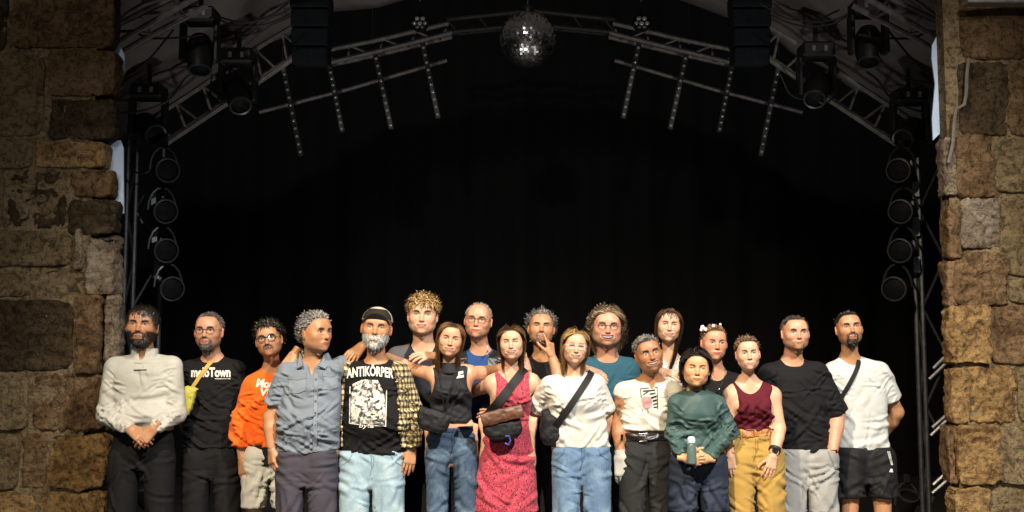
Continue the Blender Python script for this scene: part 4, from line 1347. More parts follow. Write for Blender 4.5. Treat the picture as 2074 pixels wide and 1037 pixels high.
# --- 8 cropped grey hair and glasses, dark jacket
def d8(p):
    bl = cloth('blue_jersey', (.018, .06, .20), .85)
    p.garment('t_shirt', p.trows, bl, neck=(.074, .085, .020), hem=(p.J(968, 920)[2],), folds=.9)
    wr = [(z, cx, cy, a+.016, b+.02) for z, cx, cy, a, b in p.trows]
    xz = lambda l: [(p.J(x, y)[0], p.J(x, y)[2]) for x, y in l]
    jk = plain('black_leather', (.016, .015, .015), .38, 0, .3, 14, .6)
    p.garment('jacket', wr, jk, {'L': dict(to=1.9, r=(.078, .070, .055)), 'R': dict(to=1.9, r=(.078, .070, .055))}, neck=(.086, .085, .03), hem=(p.J(968, 915)[2],), folds=1.4,
              openf=(xz([(950, 690), (948, 720), (944, 760), (944, 920)]), xz([(988, 690), (988, 720), (987, 760), (990, 920)])))
    p.decal('zip', [[(986, 700), (989, 700), (989, 750), (986, 750)]], plain('pale_zip', (.45, .5, .56), .4), ['jacket'], .004)
    p.trousers(BLK2, 905)
# --- 9 red dress
def d9(p):
    rd = cloth('red_printed_cotton', (.40, .045, .075), .85, 'print', .35, col2=(.05, .008, .02))
    dr = p.garment('dress', p.trows, rd, neck=(.070, .10, .060), vneck=(.062, .105), armhole=dict(r=.040, rz=.095, out=.034, dz=-.012), hem=(p.J(1030, 1035)[2],), folds=1.1, h=.0068)
    # darted vertical pleats under the waist
    p.decal('waist_seam', [[(988, 851), (1072, 849), (1072, 852), (988, 854)]], cloth('dark_red', (.20, .015, .03)), ['dress'], .003, dr)
    b = bag(p, 1018, 880, -.17, 'waist_bag', 'brown and black bag slung on a wide strap across the red dress')
    p.strap('strap', (1062, 748), (984, 846), .050, STRAP, b, ['dress'], off=.008, thick=.006)
    br = plain('brown_leather', (.115, .045, .025), .45, 0, .5, 9, .5)
    pouch(p, b, 'pouch', (1018, 870, -.165), (.080, .030, .044), cloth('black_nylon_bag', (.010, .010, .012), .6, fold=.6), R(-4))
    pouch(p, b, 'flap', (1017, 842, -.19), (.090, .020, .027), br, R(-15))
    v = [p.J(x, y, -.205) + p.o - np.array(b.location) for x, y in ((1024, 884), (1031, 883), (1034, 893), (1030, 901), (1023, 898))]
    MB().tube(v, .0055, 6).build('key_loop', plain('blue_cord', (.03, .06, .30), .5), b)
    s_ = p.leg_pts()
    sm = plain('shoe_black', (.02, .02, .02), .5)
    for k in 'LR':
        an = s_[k][2]
        vv = Vol((an[0]-.07, an[1]-.22, -.005), (an[0]+.07, an[1]+.12, .14), .015)
        vv.add(ell((an[0], an[1]-.10, .04), (.042, .11, .04))); vv.add(ell((an[0], an[1]+.02, .05), (.036, .06, .055)), .03); vv.plane((0, 0, .001), (0, 0, -1))
        p.mesh('shoe', *vv.mesh(), sm)
# --- 10 finger on the cheek, black tee
def d10(p):
    p.garment('t_shirt', p.trows, BLK, {'L': dict(to=.85, r=(.07, .066, .06)), 'R': dict(to=.85, r=(.07, .066, .06))}, neck=(.070, .08, .026), hem=(p.J(1096, 920)[2],), folds=1.0)
    p.trousers(BLK2, 905)
# --- 11 blonde, white tee, jeans
def d11(p):
    w = cloth('white_cotton', (.56, .555, .51), .85, fold=.3)
    p.garment('t_shirt', p.trows, w, {'L': dict(to=.74, r=(.064, .074, .07)), 'R': dict(to=.78, r=(.064, .072, .07))}, neck=(.064, .072, .000), hem=(p.J(1175, 906)[2],), folds=.9)
    p.trousers(cloth('mid_blue_denim', (.085, .16, .29), .8, 'denim', .5, col2=(.26, .38, .50)), 902, w=(.092, .086, .078), folds=1.4)
    p.jeans_seams('trousers', 1121, 1235, 905, ('mid', (.04, .08, .16)))
    b = bag(p, 1122, 880, -.02, 'crossbody_bag', 'black crossbody bag at the hip of the blonde woman in white')
    p.strap('strap', (1200, 752), (1131, 852), .036, STRAP, b, ['t_shirt'], off=.007, thick=.005)
    c = p.hit(1142, 838, ['t_shirt'], .016) + p.o - np.array(b.location)
    MB().box(c, (.042, .008, .034), Matrix.Rotation(R(35), 4, 'Y'), .002).build('buckle', plain('black_plastic', (.015, .015, .016), .3), b)
    pouch(p, b, 'pouch', (1118, 868, .0), (.062, .05, .085), cloth('black_nylon_bag', (.010, .010, .012), .6, fold=.6), R(6))
# --- 12 shaggy hair, teal tee
def d12(p):
    t = cloth('teal_blue_jersey', (.022, .085, .125), .85, fold=.3)
    p.garment('t_shirt', p.trows, t, {'L': dict(to=.85, r=(.076, .072, .065)), 'R': dict(to=.85, r=(.076, .072, .065))}, neck=(.080, .085, .016), hem=(p.J(1230, 930)[2],), folds=1.0)
    p.trousers(BLK2, 905)
# --- 13 white sleeveless top, one glove
def d13(p):
    w = cloth('off_white_cotton', (.56, .55, .47), .85, fold=.3)
    tp = p.garment('sleeveless_top', p.trows, w, {'L': dict(to=.14, r=(.066, .066, .06)), 'R': dict(to=.14, r=(.066, .066, .06))}, neck=(.066, .074, .004), vneck=(.030, .055), hem=(p.J(1310, 872)[2],), folds=.6)
    pink = plain('faded_pink_print', (.42, .22, .22), .8, 0, .3, 60)
    p.decal('print_patch', [[(1299, 808), (1305, 803), (1319, 805), (1321, 820), (1313, 829), (1302, 824)]], pink, ['sleeveless_top'], .003, tp, sub=4)
    rr = random.Random(4)
    for (x0, y0, x1, y1, w_) in ((1297, 787, 1299, 806, 1.5), (1297, 787, 1331, 784, 1.5), (1331, 784, 1332, 828, 1.6), (1302, 792, 1327, 790, 3), (1303, 799, 1314, 792, 2.2), (1316, 798, 1328, 796, 3), (1318, 806, 1330, 802, 3), (1322, 812, 1330, 810, 3), (1323, 819, 1331, 817, 2.5), (1324, 825, 1331, 824, 2), (1300, 828, 1303, 838, 1), (1312, 829, 1313, 836, 1)):
        dx, dy = x1-x0, y1-y0; l = math.hypot(dx, dy); nx, ny = -dy/l*w_/2, dx/l*w_/2
        p.decal('print_line', [[(x0+nx, y0+ny), (x1+nx, y1+ny), (x1-nx, y1-ny), (x0-nx, y0-ny)]], K_INK, ['sleeveless_top'], .004, tp)
    p.decal('chest_pocket', [[(1337, 790), (1352, 788), (1353, 803), (1338, 805)]], cloth('off_white_pocket', (.48, .47, .41)), ['sleeveless_top'], .003, tp)
    jn = p.trousers(cloth('washed_black_denim', (.020, .021, .021), .85, fold=.6), 876, w=(.090, .080, .075), folds=1.3)
    bt = p.decal('belt', [[(1257, 880), (1360, 878), (1360, 891), (1257, 893)]], plain('black_belt', (.02, .018, .017), .35), ['trousers'], .006, jn)
    c = [p.hit(x, y, ['trousers'], .012) for x, y in ((1294, 879), (1310, 878), (1311, 893), (1295, 894), (1294, 879))]
    MB().tube(c, .003, 6).build('buckle', plain('steel', (.5, .5, .5), .25, 1), bt)
# --- 14 long hair with fringe
def d14(p):
    t = cloth('floral_white', (.55, .52, .50), .85, 'print', .3, col2=(.28, .02, .03))
    p.garment('blouse', p.trows, t, {'L': dict(to=1.0, r=(.06, .055, .05)), 'R': dict(to=1.0, r=(.06, .055, .05))}, neck=(.066, .09, .050), vneck=(.05, .10), hem=(p.J(1358, 920)[2],), folds=.8)
    p.trousers(BLK2, 905)
# --- 15 teal long-sleeve, shorts, bottle
def d15(p):
    t = cloth('teal_green_jersey', (.050, .092, .088), .5, fold=.3)
    p.garment('long_sleeved_shirt', p.trows, t, {'L': dict(to=1.95, r=(.052, .046, .036)), 'R': dict(to=1.95, r=(.052, .047, .036))}, neck=(.066, .080, .012), hem=(p.J(1415, 932)[2], (.06, 0, -1)), folds=1.2,
              extra=[ell(p.J(1412, 825, -.02), (.10, .07, .10))])
    p.trousers(cloth('navy_ripstop', (.022, .030, .052), .75, fold=.5), 915, to=1034, w=(.092, .088, .05), name='shorts', folds=1.3)
# --- 16 woman behind, black top
def d16(p):
    p.garment('top', p.trows, BLK, {'L': dict(to=.95, r=(.062, .058, .05)), 'R': dict(to=.95, r=(.062, .058, .05))}, neck=(.072, .10, .070), hem=(p.J(1450, 920)[2],), folds=.9)
    p.trousers(BLK2, 905)
    mb = MB()
    mb.tube([p.nb + np.array(q) for q in ((-.058, -.02, .02), (-.050, -.068, -.02), (-.02, -.105, -.075), (0, -.118, -.105), (.02, -.105, -.075), (.050, -.068, -.02), (.058, -.02, .02))], .0012, 5)
    nk = mb.build('necklace', plain('silver', (.7, .7, .7), .25, 1), p.root)
    MB().lathe([(0, -.008), (.007, -.004), (.008, 0), (.006, .006), (0, .008)], Matrix.Translation(Vector(p.nb + (0, -.124, -.112))), 10).build('pendant', plain('silver', (.7, .7, .7), .25, 1), nk, True)
    pk = plain('pale_pink_petal', (.75, .55, .60), .6)
    for (x, y, r) in ((1423, 663, .011), (1429, 667, .009), (1445, 660, .008), (1459, 657, .006), (1420, 668, .007)):
        c = p.J(x, y, -.08)
        v = Vol(c - r*2.4, c + r*2.4, r/5)
        for i in range(5):
            a = i*1.257; v.add(ell(c + np.array((math.cos(a), 0, math.sin(a)))*r*.75, (r*.6, r*.25, r*.6)), r*.2)
        p.mesh('hair_flower', *v.mesh(), pk)
# --- 17 maroon tank top, ochre trousers
def d17(p):
    t = cloth('maroon_jersey', (.085, .005, .014), .8, fold=.2)
    p.garment('tank_top', p.trows, t, neck=(.078, .10, .075, -.05), armhole=dict(r=.046, rz=.100, out=.030, dz=-.02), hem=(p.J(1526, 872)[2],), folds=1.0)
    oc = cloth('ochre_twill', (.36, .225, .055), .85, fold=.4)
    jn = p.trousers(oc, 868, w=(.096, .088, .074), folds=1.6)
    p.jeans_seams('trousers', 1478, 1582, 886, ('ochre', (.20, .115, .025)))
    tan = plain('tan_leather', (.36, .14, .035), .45, 0, .2)
    bt = p.decal('belt', [[(1489, 872), (1567, 868), (1567, 881), (1489, 886)]], tan, ['trousers'], .006, jn)
    c = [p.hit(x, y, ['trousers'], .012) for x, y in ((1512, 871), (1527, 870), (1527, 884), (1512, 885), (1512, 871))]
    MB().tube(c, .0028, 6).build('buckle', plain('tan_leather_buckle', (.30, .11, .03), .35), bt)
    for x in (1500, 1538, 1556):
        p.decal('belt_loop', [[(x, 867), (x+3, 867), (x+3, 888), (x, 888)]], oc, ['trousers'], .010, jn)
    a, e, w = p.arm['R']; u = (w-e)/np.linalg.norm(w-e); c = w - u*.035
    wt = MB().lathe([(.031, -.010), (.033, -.009), (.033, .009), (.031, .010)], aim(c, u), 18).build('watch', K_INK, p.root, True)
    MB().lathe([(0, .006), (.015, .006), (.017, 0), (.017, -.004)], aim(c + np.array((-.006, -.034, 0)), (-.2, -1, .1)), 14).build('watch_dial', plain('dark_glass', (.01, .01, .012), .1), wt, True)
# --- 18 black tee, grey trousers
def d18(p):
    p.garment('t_shirt', p.trows, BLK, {'L': dict(to=.9, r=(.078, .074, .07)), 'R': dict(to=1.0, r=(.078, .078, .07))}, neck=(.070, .078, .008), hem=(p.J(1635, 914)[2],), folds=1.2)
    tr = p.trousers(cloth('light_grey_twill', (.30, .30, .285), .85, fold=.5), 908, w=(.104, .094, .08), folds=1.9)
    p.decal('pocket_edge', [[(1676, 915), (1679, 914), (1694, 950), (1691, 951)]], cloth('grey_twill_edge', (.22, .22, .21)), ['trousers'], .003, tr)
# --- 19 white tee, black shorts
def d19(p):
    w = cloth('white_tee_cotton', (.53, .545, .52), .85, fold=.25)
    p.garment('t_shirt', p.trows, w, {'L': dict(to=.75, r=(.074, .076, .07)), 'R': dict(to=.66, r=(.074, .078, .07))}, neck=(.070, .078, .010), hem=(p.J(1750, 911)[2],), folds=.8)
    sh = p.trousers(cloth('black_sport', (.010, .010, .011), .7, fold=.3), 905, to=1006, w=(.100, .094, .05), name='shorts', folds=.9)
    for i in range(3):
        p.decal('stripe', [[(1797+i*2.2, 914), (1798+i*2.2, 914), (1806+i*1.4, 942), (1805+i*1.4, 942)]], W_INK, ['shorts'], .003, sh)
    p.decal('logo', [[(1801, 956), (1804, 949), (1808, 950), (1809, 957)]], W_INK, ['shorts'], .003, sh)
    b = bag(p, 1700, 850, .10, 'crossbody_bag', 'black crossbody strap over the white tee of the man at far right')
    p.strap('strap', (1748, 712), (1694, 812), .026, STRAP, b, ['t_shirt'], off=.006, thick=.004)
    pouch(p, b, 'pouch', (1692, 838, .12), (.05, .035, .07), cloth('black_nylon_bag', (.010, .010, .012), .6, fold=.6))

def long_hair(part=0., length=.34, grav=.34, away=.8, wave=.009, **k):
    o = dict(len=length, jit=.18, lift=.10, flow=(0, .25, -.1), grav=grav*2.6, curl=wave, curlf=.9, rad=.0027, S=11, part=part, away=away, tuck=.55, clear=1.03, rand=.16, thick=.30)
    o.update(k); return o
CAST = [
 dict(label='bearded man in a white quarter-zip sweater, hands clasped, at the left end', Y=.30, seed=1, cover='long', dress=d1, head=(292, 622, 700), turn=(6, 6, -2), neck=(291, 722),
      sh={'L': (229, 740), 'R': (347, 738)}, arm=1.05, depth=.62,
      arms={'L': dict(el=(217, 840, .0), wr=(263, 868, -.17), hand=dict(curl=.75, f=(.75, -.35, -.42), b=(-.1, -.8, .5), t=(.4, 0, 1))),
            'R': dict(el=(356, 838, .0), wr=(313, 866, -.18), hand=dict(curl=.7, f=(-.62, -.25, -.70), b=(.2, -.9, .3), t=(-.2, -.3, 1)))},
      rows=[(735, 226, 350), (770, 224, 352), (820, 230, 346), (870, 230, 346)], hips=[(862, 231, 345), (900, 226, 350), (945, 222, 352)], legs=legs(252, 322, 246, 324),
      face=dict(skin=TAN, haircol=BLACK_H, haircol2=(.05, .042, .036), hairstyle='short', n=2600, beard='full', stubble=.8, smile=.1, eyes=.35, beard_n=900, brow=-.3, hairline=-.006,
                style_opts=dict(len=.055, jit=.2, lift=.12, flow=(.3, -.75, -.1), grav=.40, thick=.25, hug=1.2, rad=.0026, S=6, curl=.003, rand=.3), beard_opts=dict(len=.009))),
 dict(label='man with glasses in a black tee with white lettering and a yellow strap', Y=.50, seed=2, dress=d2, head=(426, 636, 707), turn=(0, 3, 0), neck=(428, 724),
      sh={'L': (378, 746), 'R': (478, 746)}, arms={'L': dict(el=(372, 845, .06), wr=(395, 900, .14)), 'R': dict(el=(488, 845, .06), wr=(470, 905, .16))},
      rows=[(742, 378, 482), (780, 374, 486), (850, 374, 484), (905, 372, 484)], hips=[(890, 374, 482), (940, 370, 484), (965, 370, 484)], legs=legs(398, 458, 396, 462),
      face=dict(skin=RUDDY, haircol=(.045, .038, .035), haircol2=(.22, .20, .19), hairstyle='short', n=900, hairline=.012, temple=.014, beard='goatee', stubble=.6, smile=.35, eyes=.45, beardcol=(.07, .06, .055), beard_n=500,
                glasses=dict(name='dark', col=(.02, .02, .022), r=.0016, n=3), style_opts=dict(len=.016, lift=.2, flow=(.2, .6, .2), grav=.02, rad=.0018, S=4))),
 dict(label='curly-haired man with moustache and glasses in an orange sweatshirt', Y=.35, seed=3, cover='long', dress=d3, head=(547, 654, 722), turn=(4, 5, 9), neck=(549, 742),
      sh={'L': (509, 775), 'R': (590, 772)}, arm=.95, arms={'L': dict(el=(484, 866, .02), wr=(490, 932, -.03), hand=dict(curl=.4, b=(-.5, -.8, 0), t=(.6, -.8, 0))), 'R': dict(el=(600, 860, .1), wr=(592, 930, .12))},
      rows=[(768, 503, 594), (800, 502, 594), (850, 502, 592), (905, 500, 592)], hips=[(895, 500, 592), (940, 496, 592), (965, 494, 592)], legs=legs(520, 570, 514, 578),
      face=dict(skin=TAN, haircol=BLACK_H, haircol2=(.07, .055, .045), hairstyle='curly', n=1300, beard='moustache', stubble=.35, smile=.05, eyes=.6, beard_n=260, wide=.97, neck=.92,
                glasses=dict(name='black', col=(.010, .010, .011), r=.0026, n=3.2, size=(.0245, .019)), style_opts=dict(len=.038, jit=.2, lift=.6, flow=(0, 0, .1), grav=.35, thick=.15, rad=.0036, S=9, curl=.0085, curlf=1.5, rand=.6))),
 dict(label='grey-haired man in a grey-blue short-sleeved shirt looking sideways', Y=.0, seed=4, dress=d4, head=(640, 637, 712), turn=(52, 3, 0), neck=(634, 729), hdy=-.02,
      sh={'L': (578, 752), 'R': (672, 748)}, arms={'L': dict(el=(548, 846, .02), wr=(550, 908, -.02), hand=dict(curl=.7, b=(-.7, -.6, 0), t=(.5, -.8, 0))), 'R': dict(el=(700, 735, .20), wr=(737, 698, .16), hand=dict(curl=.45, f=(-.45, -.55, -.55), b=(.1, -.65, .75), t=(-.6, 0, .7)))},
      rows=[(746, 573, 678), (780, 568, 690), (830, 564, 688), (880, 560, 685), (920, 557, 684)], hips=[(905, 562, 680), (950, 558, 684), (980, 558, 684)], legs=legs(590, 650, 588, 652),
      face=dict(skin=TAN, haircol=(.12, .115, .11), haircol2=(.42, .41, .39), hairstyle='short', n=2300, smile=.25, eyes=.5, nose=1.22, stubble=.3, browcol=(.03, .025, .02), hairline=.004, temple=.006,
                style_opts=dict(len=.050, jit=.2, lift=.15, flow=(0, .9, .2), grav=.2, thick=.26, rad=.0034, S=8, curl=.005, curlf=1.0, rand=.16, hug=1.5))),
 dict(label='grey-bearded man in a cap and open plaid shirt over a printed tee', Y=.08, seed=5, cover='long', dress=d5, head=(764, 628, 702), turn=(3, 2, -5), neck=(761, 732),
      sh={'L': (706, 752), 'R': (809, 752)}, arm=1.06, arms={'L': dict(el=(650, 745, .22), wr=(596, 716, -.04), hand=dict(curl=.45, f=(-.42, -.35, -.75), b=(-.25, -.9, .35), t=(.8, -.2, -.4))), 'R': dict(el=(838, 842, .02), wr=(834, 908, -.04), hand=dict(curl=.35, f=(-.15, -.15, -1), b=(.3, -.95, 0), t=(-.9, -.3, 0)))},
      rows=[(745, 700, 824), (780, 695, 830), (840, 693, 832), (920, 693, 828)], depth=.66, hips=[(900, 690, 826), (945, 686, 822), (985, 684, 818)], legs=legs(720, 784, 718, 786),
      face=dict(skin=TAN, haircol=(.30, .29, .27), haircol2=(.5, .49, .46), hairstyle='bald', beard='full', beardcol=(.30, .30, .28), beardcol2=(.62, .62, .58), beard_n=2600, smile=.9, teeth=.8, eyes=.22, nose=1.15, wide=1.04, browcol=(.10, .09, .08),
                beard_opts=dict(len=.017, lift=.28, grav=.3, rad=.0019, S=5, curl=.002, rand=.12, hug=.3, flow=(0, -.25, -1)))),
 dict(label='tall man with curly blond hair at the back in a dark tee', Y=.65, seed=6, dress=d6, head=(857, 602, 677), turn=(2, 2, -2), neck=(857, 700),
      sh={'L': (805, 722), 'R': (913, 722)}, arm=1.1, arms={'L': dict(el=(797, 830, .05), wr=(810, 910, .0)), 'R': dict(el=(905, 790, -.15), wr=(884, 722, -.45), hand=dict(curl=.5, f=(-.5, -.45, .05), b=(-.1, -.7, .7), t=(-.6, -.2, .5)))},
      rows=[(722, 803, 917), (760, 800, 920), (840, 806, 912), (930, 806, 910)], hips=[(905, 808, 908), (950, 804, 910), (975, 804, 910)], legs=legs(832, 884, 830, 888),
      face=dict(skin=FAIR, haircol=(.20, .11, .04), haircol2=(.58, .40, .19), hairstyle='curly', n=1300, smile=.6, teeth=.45, eyes=.3, jaw=1.1, neck=1.1, browcol=(.10, .06, .03), hairline=-.010,
                style_opts=dict(len=.050, jit=.15, lift=.45, flow=(0, -.5, .35), grav=.55, thick=.20, rad=.0040, S=9, curl=.008, curlf=1.3, rand=.45, lenfn=lambda P, L, rs: L*(.35+.75*ss(P[:, 2], .02, .07))))),
 dict(label='smiling woman with long brown hair in a black sleeveless top and jeans', Y=.05, seed=7, cover='none', dress=d7, head=(913, 654, 721), turn=(4, 0, -8), neck=(912, 744),
      sh={'L': (878, 755), 'R': (949, 753)}, arm=.88, bust=[(894, 790, -.034, .060), (930, 789, -.034, .060)],
      arms={'L': dict(el=(832, 748, .20), wr=(786, 722, .26)), 'R': dict(el=(1008, 752, .24), wr=(1062, 727, .14), hand=dict(curl=.4, f=(.12, -.40, -.75), b=(.1, -.85, .5), t=(-.9, -.2, -.2)))},
      rows=[(752, 876, 952), (785, 870, 956), (830, 874, 952), (862, 872, 954)], depth=.64, hips=[(862, 868, 956), (895, 863, 966), (935, 861, 967)], legs=legs(889, 941, 886, 942), legm=.9,
      face=dict(skin=LIGHT, fem=1, haircol=(.055, .028, .014), haircol2=(.30, .17, .08), hairstyle='long', n=2200, smile=.75, teeth=.5, eyes=.3, browt=.75, wide=.94, jaw=.92, neck=.85, style_opts=long_hair(.01, .30, colfn=lambda P, t: t + .35*ss(P[:, 2], .06, .10)))),
 dict(label='man with cropped grey hair and glasses at the back in a dark jacket', Y=.60, seed=8, cover='long', dress=d8, head=(969, 615, 684), turn=(-5, 2, -5), neck=(973, 708),
      sh={'L': (928, 730), 'R': (1018, 730)}, arms={'L': dict(el=(920, 830, .05), wr=(930, 900, 0)), 'R': dict(el=(1026, 830, .05), wr=(1015, 900, 0))},
      rows=[(728, 926, 1022), (770, 924, 1024), (850, 930, 1018), (920, 930, 1018)], hips=[(905, 930, 1018), (950, 928, 1020), (975, 928, 1020)], legs=legs(950, 998, 948, 1000),
      face=dict(skin=RUDDY, haircol=(.16, .13, .11), haircol2=(.42, .38, .34), hairstyle='short', n=650, scalp=.45, hairline=.022, temple=.03, crown_thin=.7, smile=.55, eyes=.45, stubble=.15, browcol=(.2, .15, .11),
                glasses=dict(name='dark', col=(.02, .02, .022), r=.0015, n=3), style_opts=dict(len=.010, lift=.6, flow=(0, .4, .2), grav=.02, rad=.0015, S=3))),
 dict(label='smiling woman in a knee-length red printed dress', Y=.05, seed=9, cover='none', dress=d9, head=(1036, 662, 728), turn=(-3, 3, 3), neck=(1034, 750),
      sh={'L': (999, 772), 'R': (1078, 770)}, arm=.86, bust=[(1016, 806, -.034, .058), (1053, 805, -.034, .058)],
      arms={'L': dict(el=(958, 792, .22), wr=(905, 800, .28)), 'R': dict(el=(1122, 800, .26), wr=(1192, 748, .13), hand=dict(curl=.45, f=(.65, -.40, -.30), b=(.1, -.75, .65), t=(.1, -.6, -.8)))},
      rows=[(768, 994, 1078), (800, 991, 1076), (852, 988, 1072, .7), (880, 983, 1077, .72), (930, 970, 1084, .72), (985, 962, 1088, .72), (1037, 956, 1091, .72)], depth=.64, hips=[(852, 990, 1070), (900, 978, 1080), (940, 976, 1082)], legs=legs(1000, 1056, 1000, 1054), legm=.85,
      face=dict(skin=FAIR, fem=1, haircol=(.045, .024, .014), haircol2=(.24, .13, .06), hairstyle='long', n=1700, smile=.9, teeth=.75, eyes=.15, browt=.75, wide=.95, jaw=.94, neck=.86,
                style_opts=long_hair(0., .19, away=.9, curl=.006, flow=(0, .7, -.1), wave=.008, tuck=.9))),
 dict(label='man with tousled grey hair at the back, finger on his cheek', Y=.62, seed=10, dress=d10, head=(1096, 633, 698), turn=(0, 10, -3), neck=(1098, 722),
      sh={'L': (1060, 742), 'R': (1138, 744)}, arms={'L': dict(el=(1052, 840, .05), wr=(1070, 900, -.02)), 'R': dict(el=(1140, 790, -.22), wr=(1118, 722, -.20), hand=dict(curl=.9, curls=(.18, 1.1, 1.2, 1.2), f=(-.15, .10, 1), b=(.75, -.6, 0), t=(-.7, .3, .3)))},
      rows=[(742, 1056, 1142), (780, 1054, 1144), (850, 1058, 1140), (920, 1058, 1140)], hips=[(905, 1058, 1140), (950, 1056, 1142), (975, 1056, 1142)], legs=legs(1076, 1120, 1074, 1124),
      face=dict(skin=TAN, haircol=(.05, .045, .04), haircol2=(.50, .47, .42), hairstyle='short', n=1400, hairline=.012, temple=.02, smile=0., eyes=.25, stubble=.35, beard='goatee', beard_n=180, beardcol=(.12, .10, .09), browcol=(.05, .04, .035), wide=1.03,
                style_opts=dict(len=.042, jit=.35, lift=.6, flow=(0, .35, .45), grav=.15, rad=.0019, S=7, curl=.006, curlf=1.1, rand=.6, away=.4))),
 dict(label='blonde woman with clear glasses in a white tee and blue jeans', Y=.0, seed=11, dress=d11, head=(1164, 670, 736), turn=(3, 2, -5), neck=(1162, 756),
      sh={'L': (1112, 778), 'R': (1208, 774)}, arm=.88, bust=[(1146, 812, -.034, .062), (1187, 812, -.034, .062)],
      arms={'L': dict(el=(1082, 842, .16), wr=(1010, 838, .20), hand=dict(curl=.5, f=(-.75, -.55, -.05), b=(-.4, -.75, .2), t=(0, -.2, 1))), 'R': dict(el=(1232, 848, .10), wr=(1222, 905, .16))},
      rows=[(772, 1108, 1214), (810, 1112, 1218), (850, 1118, 1226), (908, 1121, 1234)], depth=.62, hips=[(895, 1122, 1232), (940, 1121, 1236), (980, 1121, 1236)], legs=legs(1150, 1206, 1150, 1206),
      face=dict(skin=FAIR, fem=1, haircol=(.26, .14, .05), haircol2=(.60, .40, .18), hairstyle='long', n=2100, smile=.8, teeth=.6, eyes=.4, browt=.7, browcol=(.2, .13, .08), wide=.95, jaw=.92, neck=.85, hairline=.006,
                glasses=dict(name='clear', col=(.72, .70, .66), r=.0016, n=3.2, size=(.0245, .0165)), style_opts=long_hair(.015, .20, flow=(-.12, .45, -.1), tuck=.9))),
 dict(label='laughing man with shaggy shoulder-length hair at the back in a teal tee', Y=.60, seed=12, dress=d12, head=(1228, 626, 701), turn=(0, 3, -3), neck=(1230, 722),
      sh={'L': (1190, 742), 'R': (1276, 742)}, arm=1.15, depth=.68, arms={'L': dict(el=(1180, 840, .05), wr=(1190, 900, 0)), 'R': dict(el=(1290, 840, .05), wr=(1280, 900, 0))},
      rows=[(742, 1186, 1282), (780, 1180, 1286), (850, 1180, 1286), (930, 1184, 1284)], hips=[(905, 1186, 1282), (950, 1184, 1284), (975, 1184, 1284)], legs=legs(1208, 1260, 1206, 1262),
      face=dict(skin=RUDDY, haircol=(.13, .085, .05), haircol2=(.45, .36, .25), hairstyle='long', n=1800, smile=1.0, teeth=1.1, eyes=.35, stubble=.5, beardcol=(.25, .20, .17), wide=1.06, jaw=1.14, hairline=.006, neck=1.1, browcol=(.12, .08, .05),
                glasses=dict(name='dark', col=(.02, .02, .022), r=.0015, n=2.4, size=(.022, .0175)), style_opts=dict(len=.14, jit=.2, lift=.35, flow=(0, .35, .1), grav=.55, thick=.11, curl=.018, curlf=1.0, rad=.0028, S=11, away=.9, tuck=.8, clear=1.05, rand=.3))),
 dict(label='laughing man in a white sleeveless top with tattooed arm and one glove', Y=.05, seed=13, cover='none', dress=d13, head=(1312, 682, 753), turn=(4, 4, 13), neck=(1319, 770),
      sh={'L': (1263, 790), 'R': (1366, 790)}, arm=.92, tattoo=[(1247, 797, .04, .035, 1), (1252, 838, .04, .04, 2), (1250, 822, .04, .02, 3)],
      arms={'L': dict(el=(1252, 856, .03), wr=(1257, 922, -.03), hand=dict(curl=.5, spread=.3, b=(-.4, -.9, 0), t=(.8, -.5, 0), f=(.12, -.05, -1), size=1.12, glove=(.44, .44, .40))), 'R': dict(el=(1378, 860, .10), wr=(1362, 915, .06))},
      rows=[(783, 1264, 1368), (820, 1260, 1362), (872, 1258, 1361)], depth=.60, hips=[(872, 1262, 1358), (915, 1259, 1360), (955, 1258, 1361)], legs=legs(1285, 1335, 1283, 1338),
      face=dict(skin=BROWN, haircol=(.04, .036, .033), haircol2=(.30, .28, .26), hairstyle='short', n=1100, smile=1.0, teeth=1.0, eyes=.75, stubble=.2, wide=.98, nose=1.1, gaze=.3, lip=(.25, .10, .08),
                style_opts=dict(len=.034, jit=.2, lift=.12, thick=.10, hug=1.2, flow=(0, .8, .4), grav=.05, rad=.0026, S=6, curl=.003, rand=.3))),
 dict(label='smiling woman with long dark hair and a fringe at the back', Y=.65, seed=14, dress=d14, head=(1353, 627, 692), turn=(-4, 2, -5), neck=(1357, 718),
      sh={'L': (1322, 745), 'R': (1396, 745)}, arm=.86, arms={'L': dict(el=(1318, 800, .02), wr=(1338, 752, -.46), hand=dict(curl=.4, f=(.55, -.45, -.10), b=(0, -.55, .85), t=(.5, -.6, 0))), 'R': dict(el=(1404, 830, .05), wr=(1400, 900, 0))},
      rows=[(745, 1320, 1398), (780, 1318, 1398), (850, 1324, 1392), (920, 1322, 1394)], hips=[(905, 1322, 1394), (950, 1318, 1398), (975, 1318, 1398)], legs=legs(1338, 1380, 1338, 1380),
      face=dict(skin=FAIR, fem=1, haircol=(.028, .018, .011), haircol2=(.16, .095, .05), hairstyle='long', n=2100, smile=.8, teeth=.5, eyes=.3, browt=.7, wide=.95, jaw=.92, neck=.85, style_opts=long_hair(0., .36, wave=.009, colfn=lambda P, t: t + .3*ss(P[:, 2], .06, .10)),
                extra_hair=[dict(n=320, mask=lambda V, d, phi: ss(d, .0, .01)*(phi < 52)*(V[:, 2] > .06), style_opts=dict(len=.062, jit=.1, lift=.25, flow=(0, -1, -.2), grav=.9, rad=.0036, S=8, clear=1.04, rand=.08))])),
 dict(label='woman with short black hair in a teal long-sleeved shirt holding a bottle', Y=-.12, seed=15, cover='long', dress=d15, head=(1406, 712, 781), turn=(-4, 2, -4), neck=(1409, 790), hdy=-.06,
      sh={'L': (1370, 813), 'R': (1456, 815)}, arm=.84, bust=[(1396, 842, -.034, .050), (1432, 843, -.034, .050)],
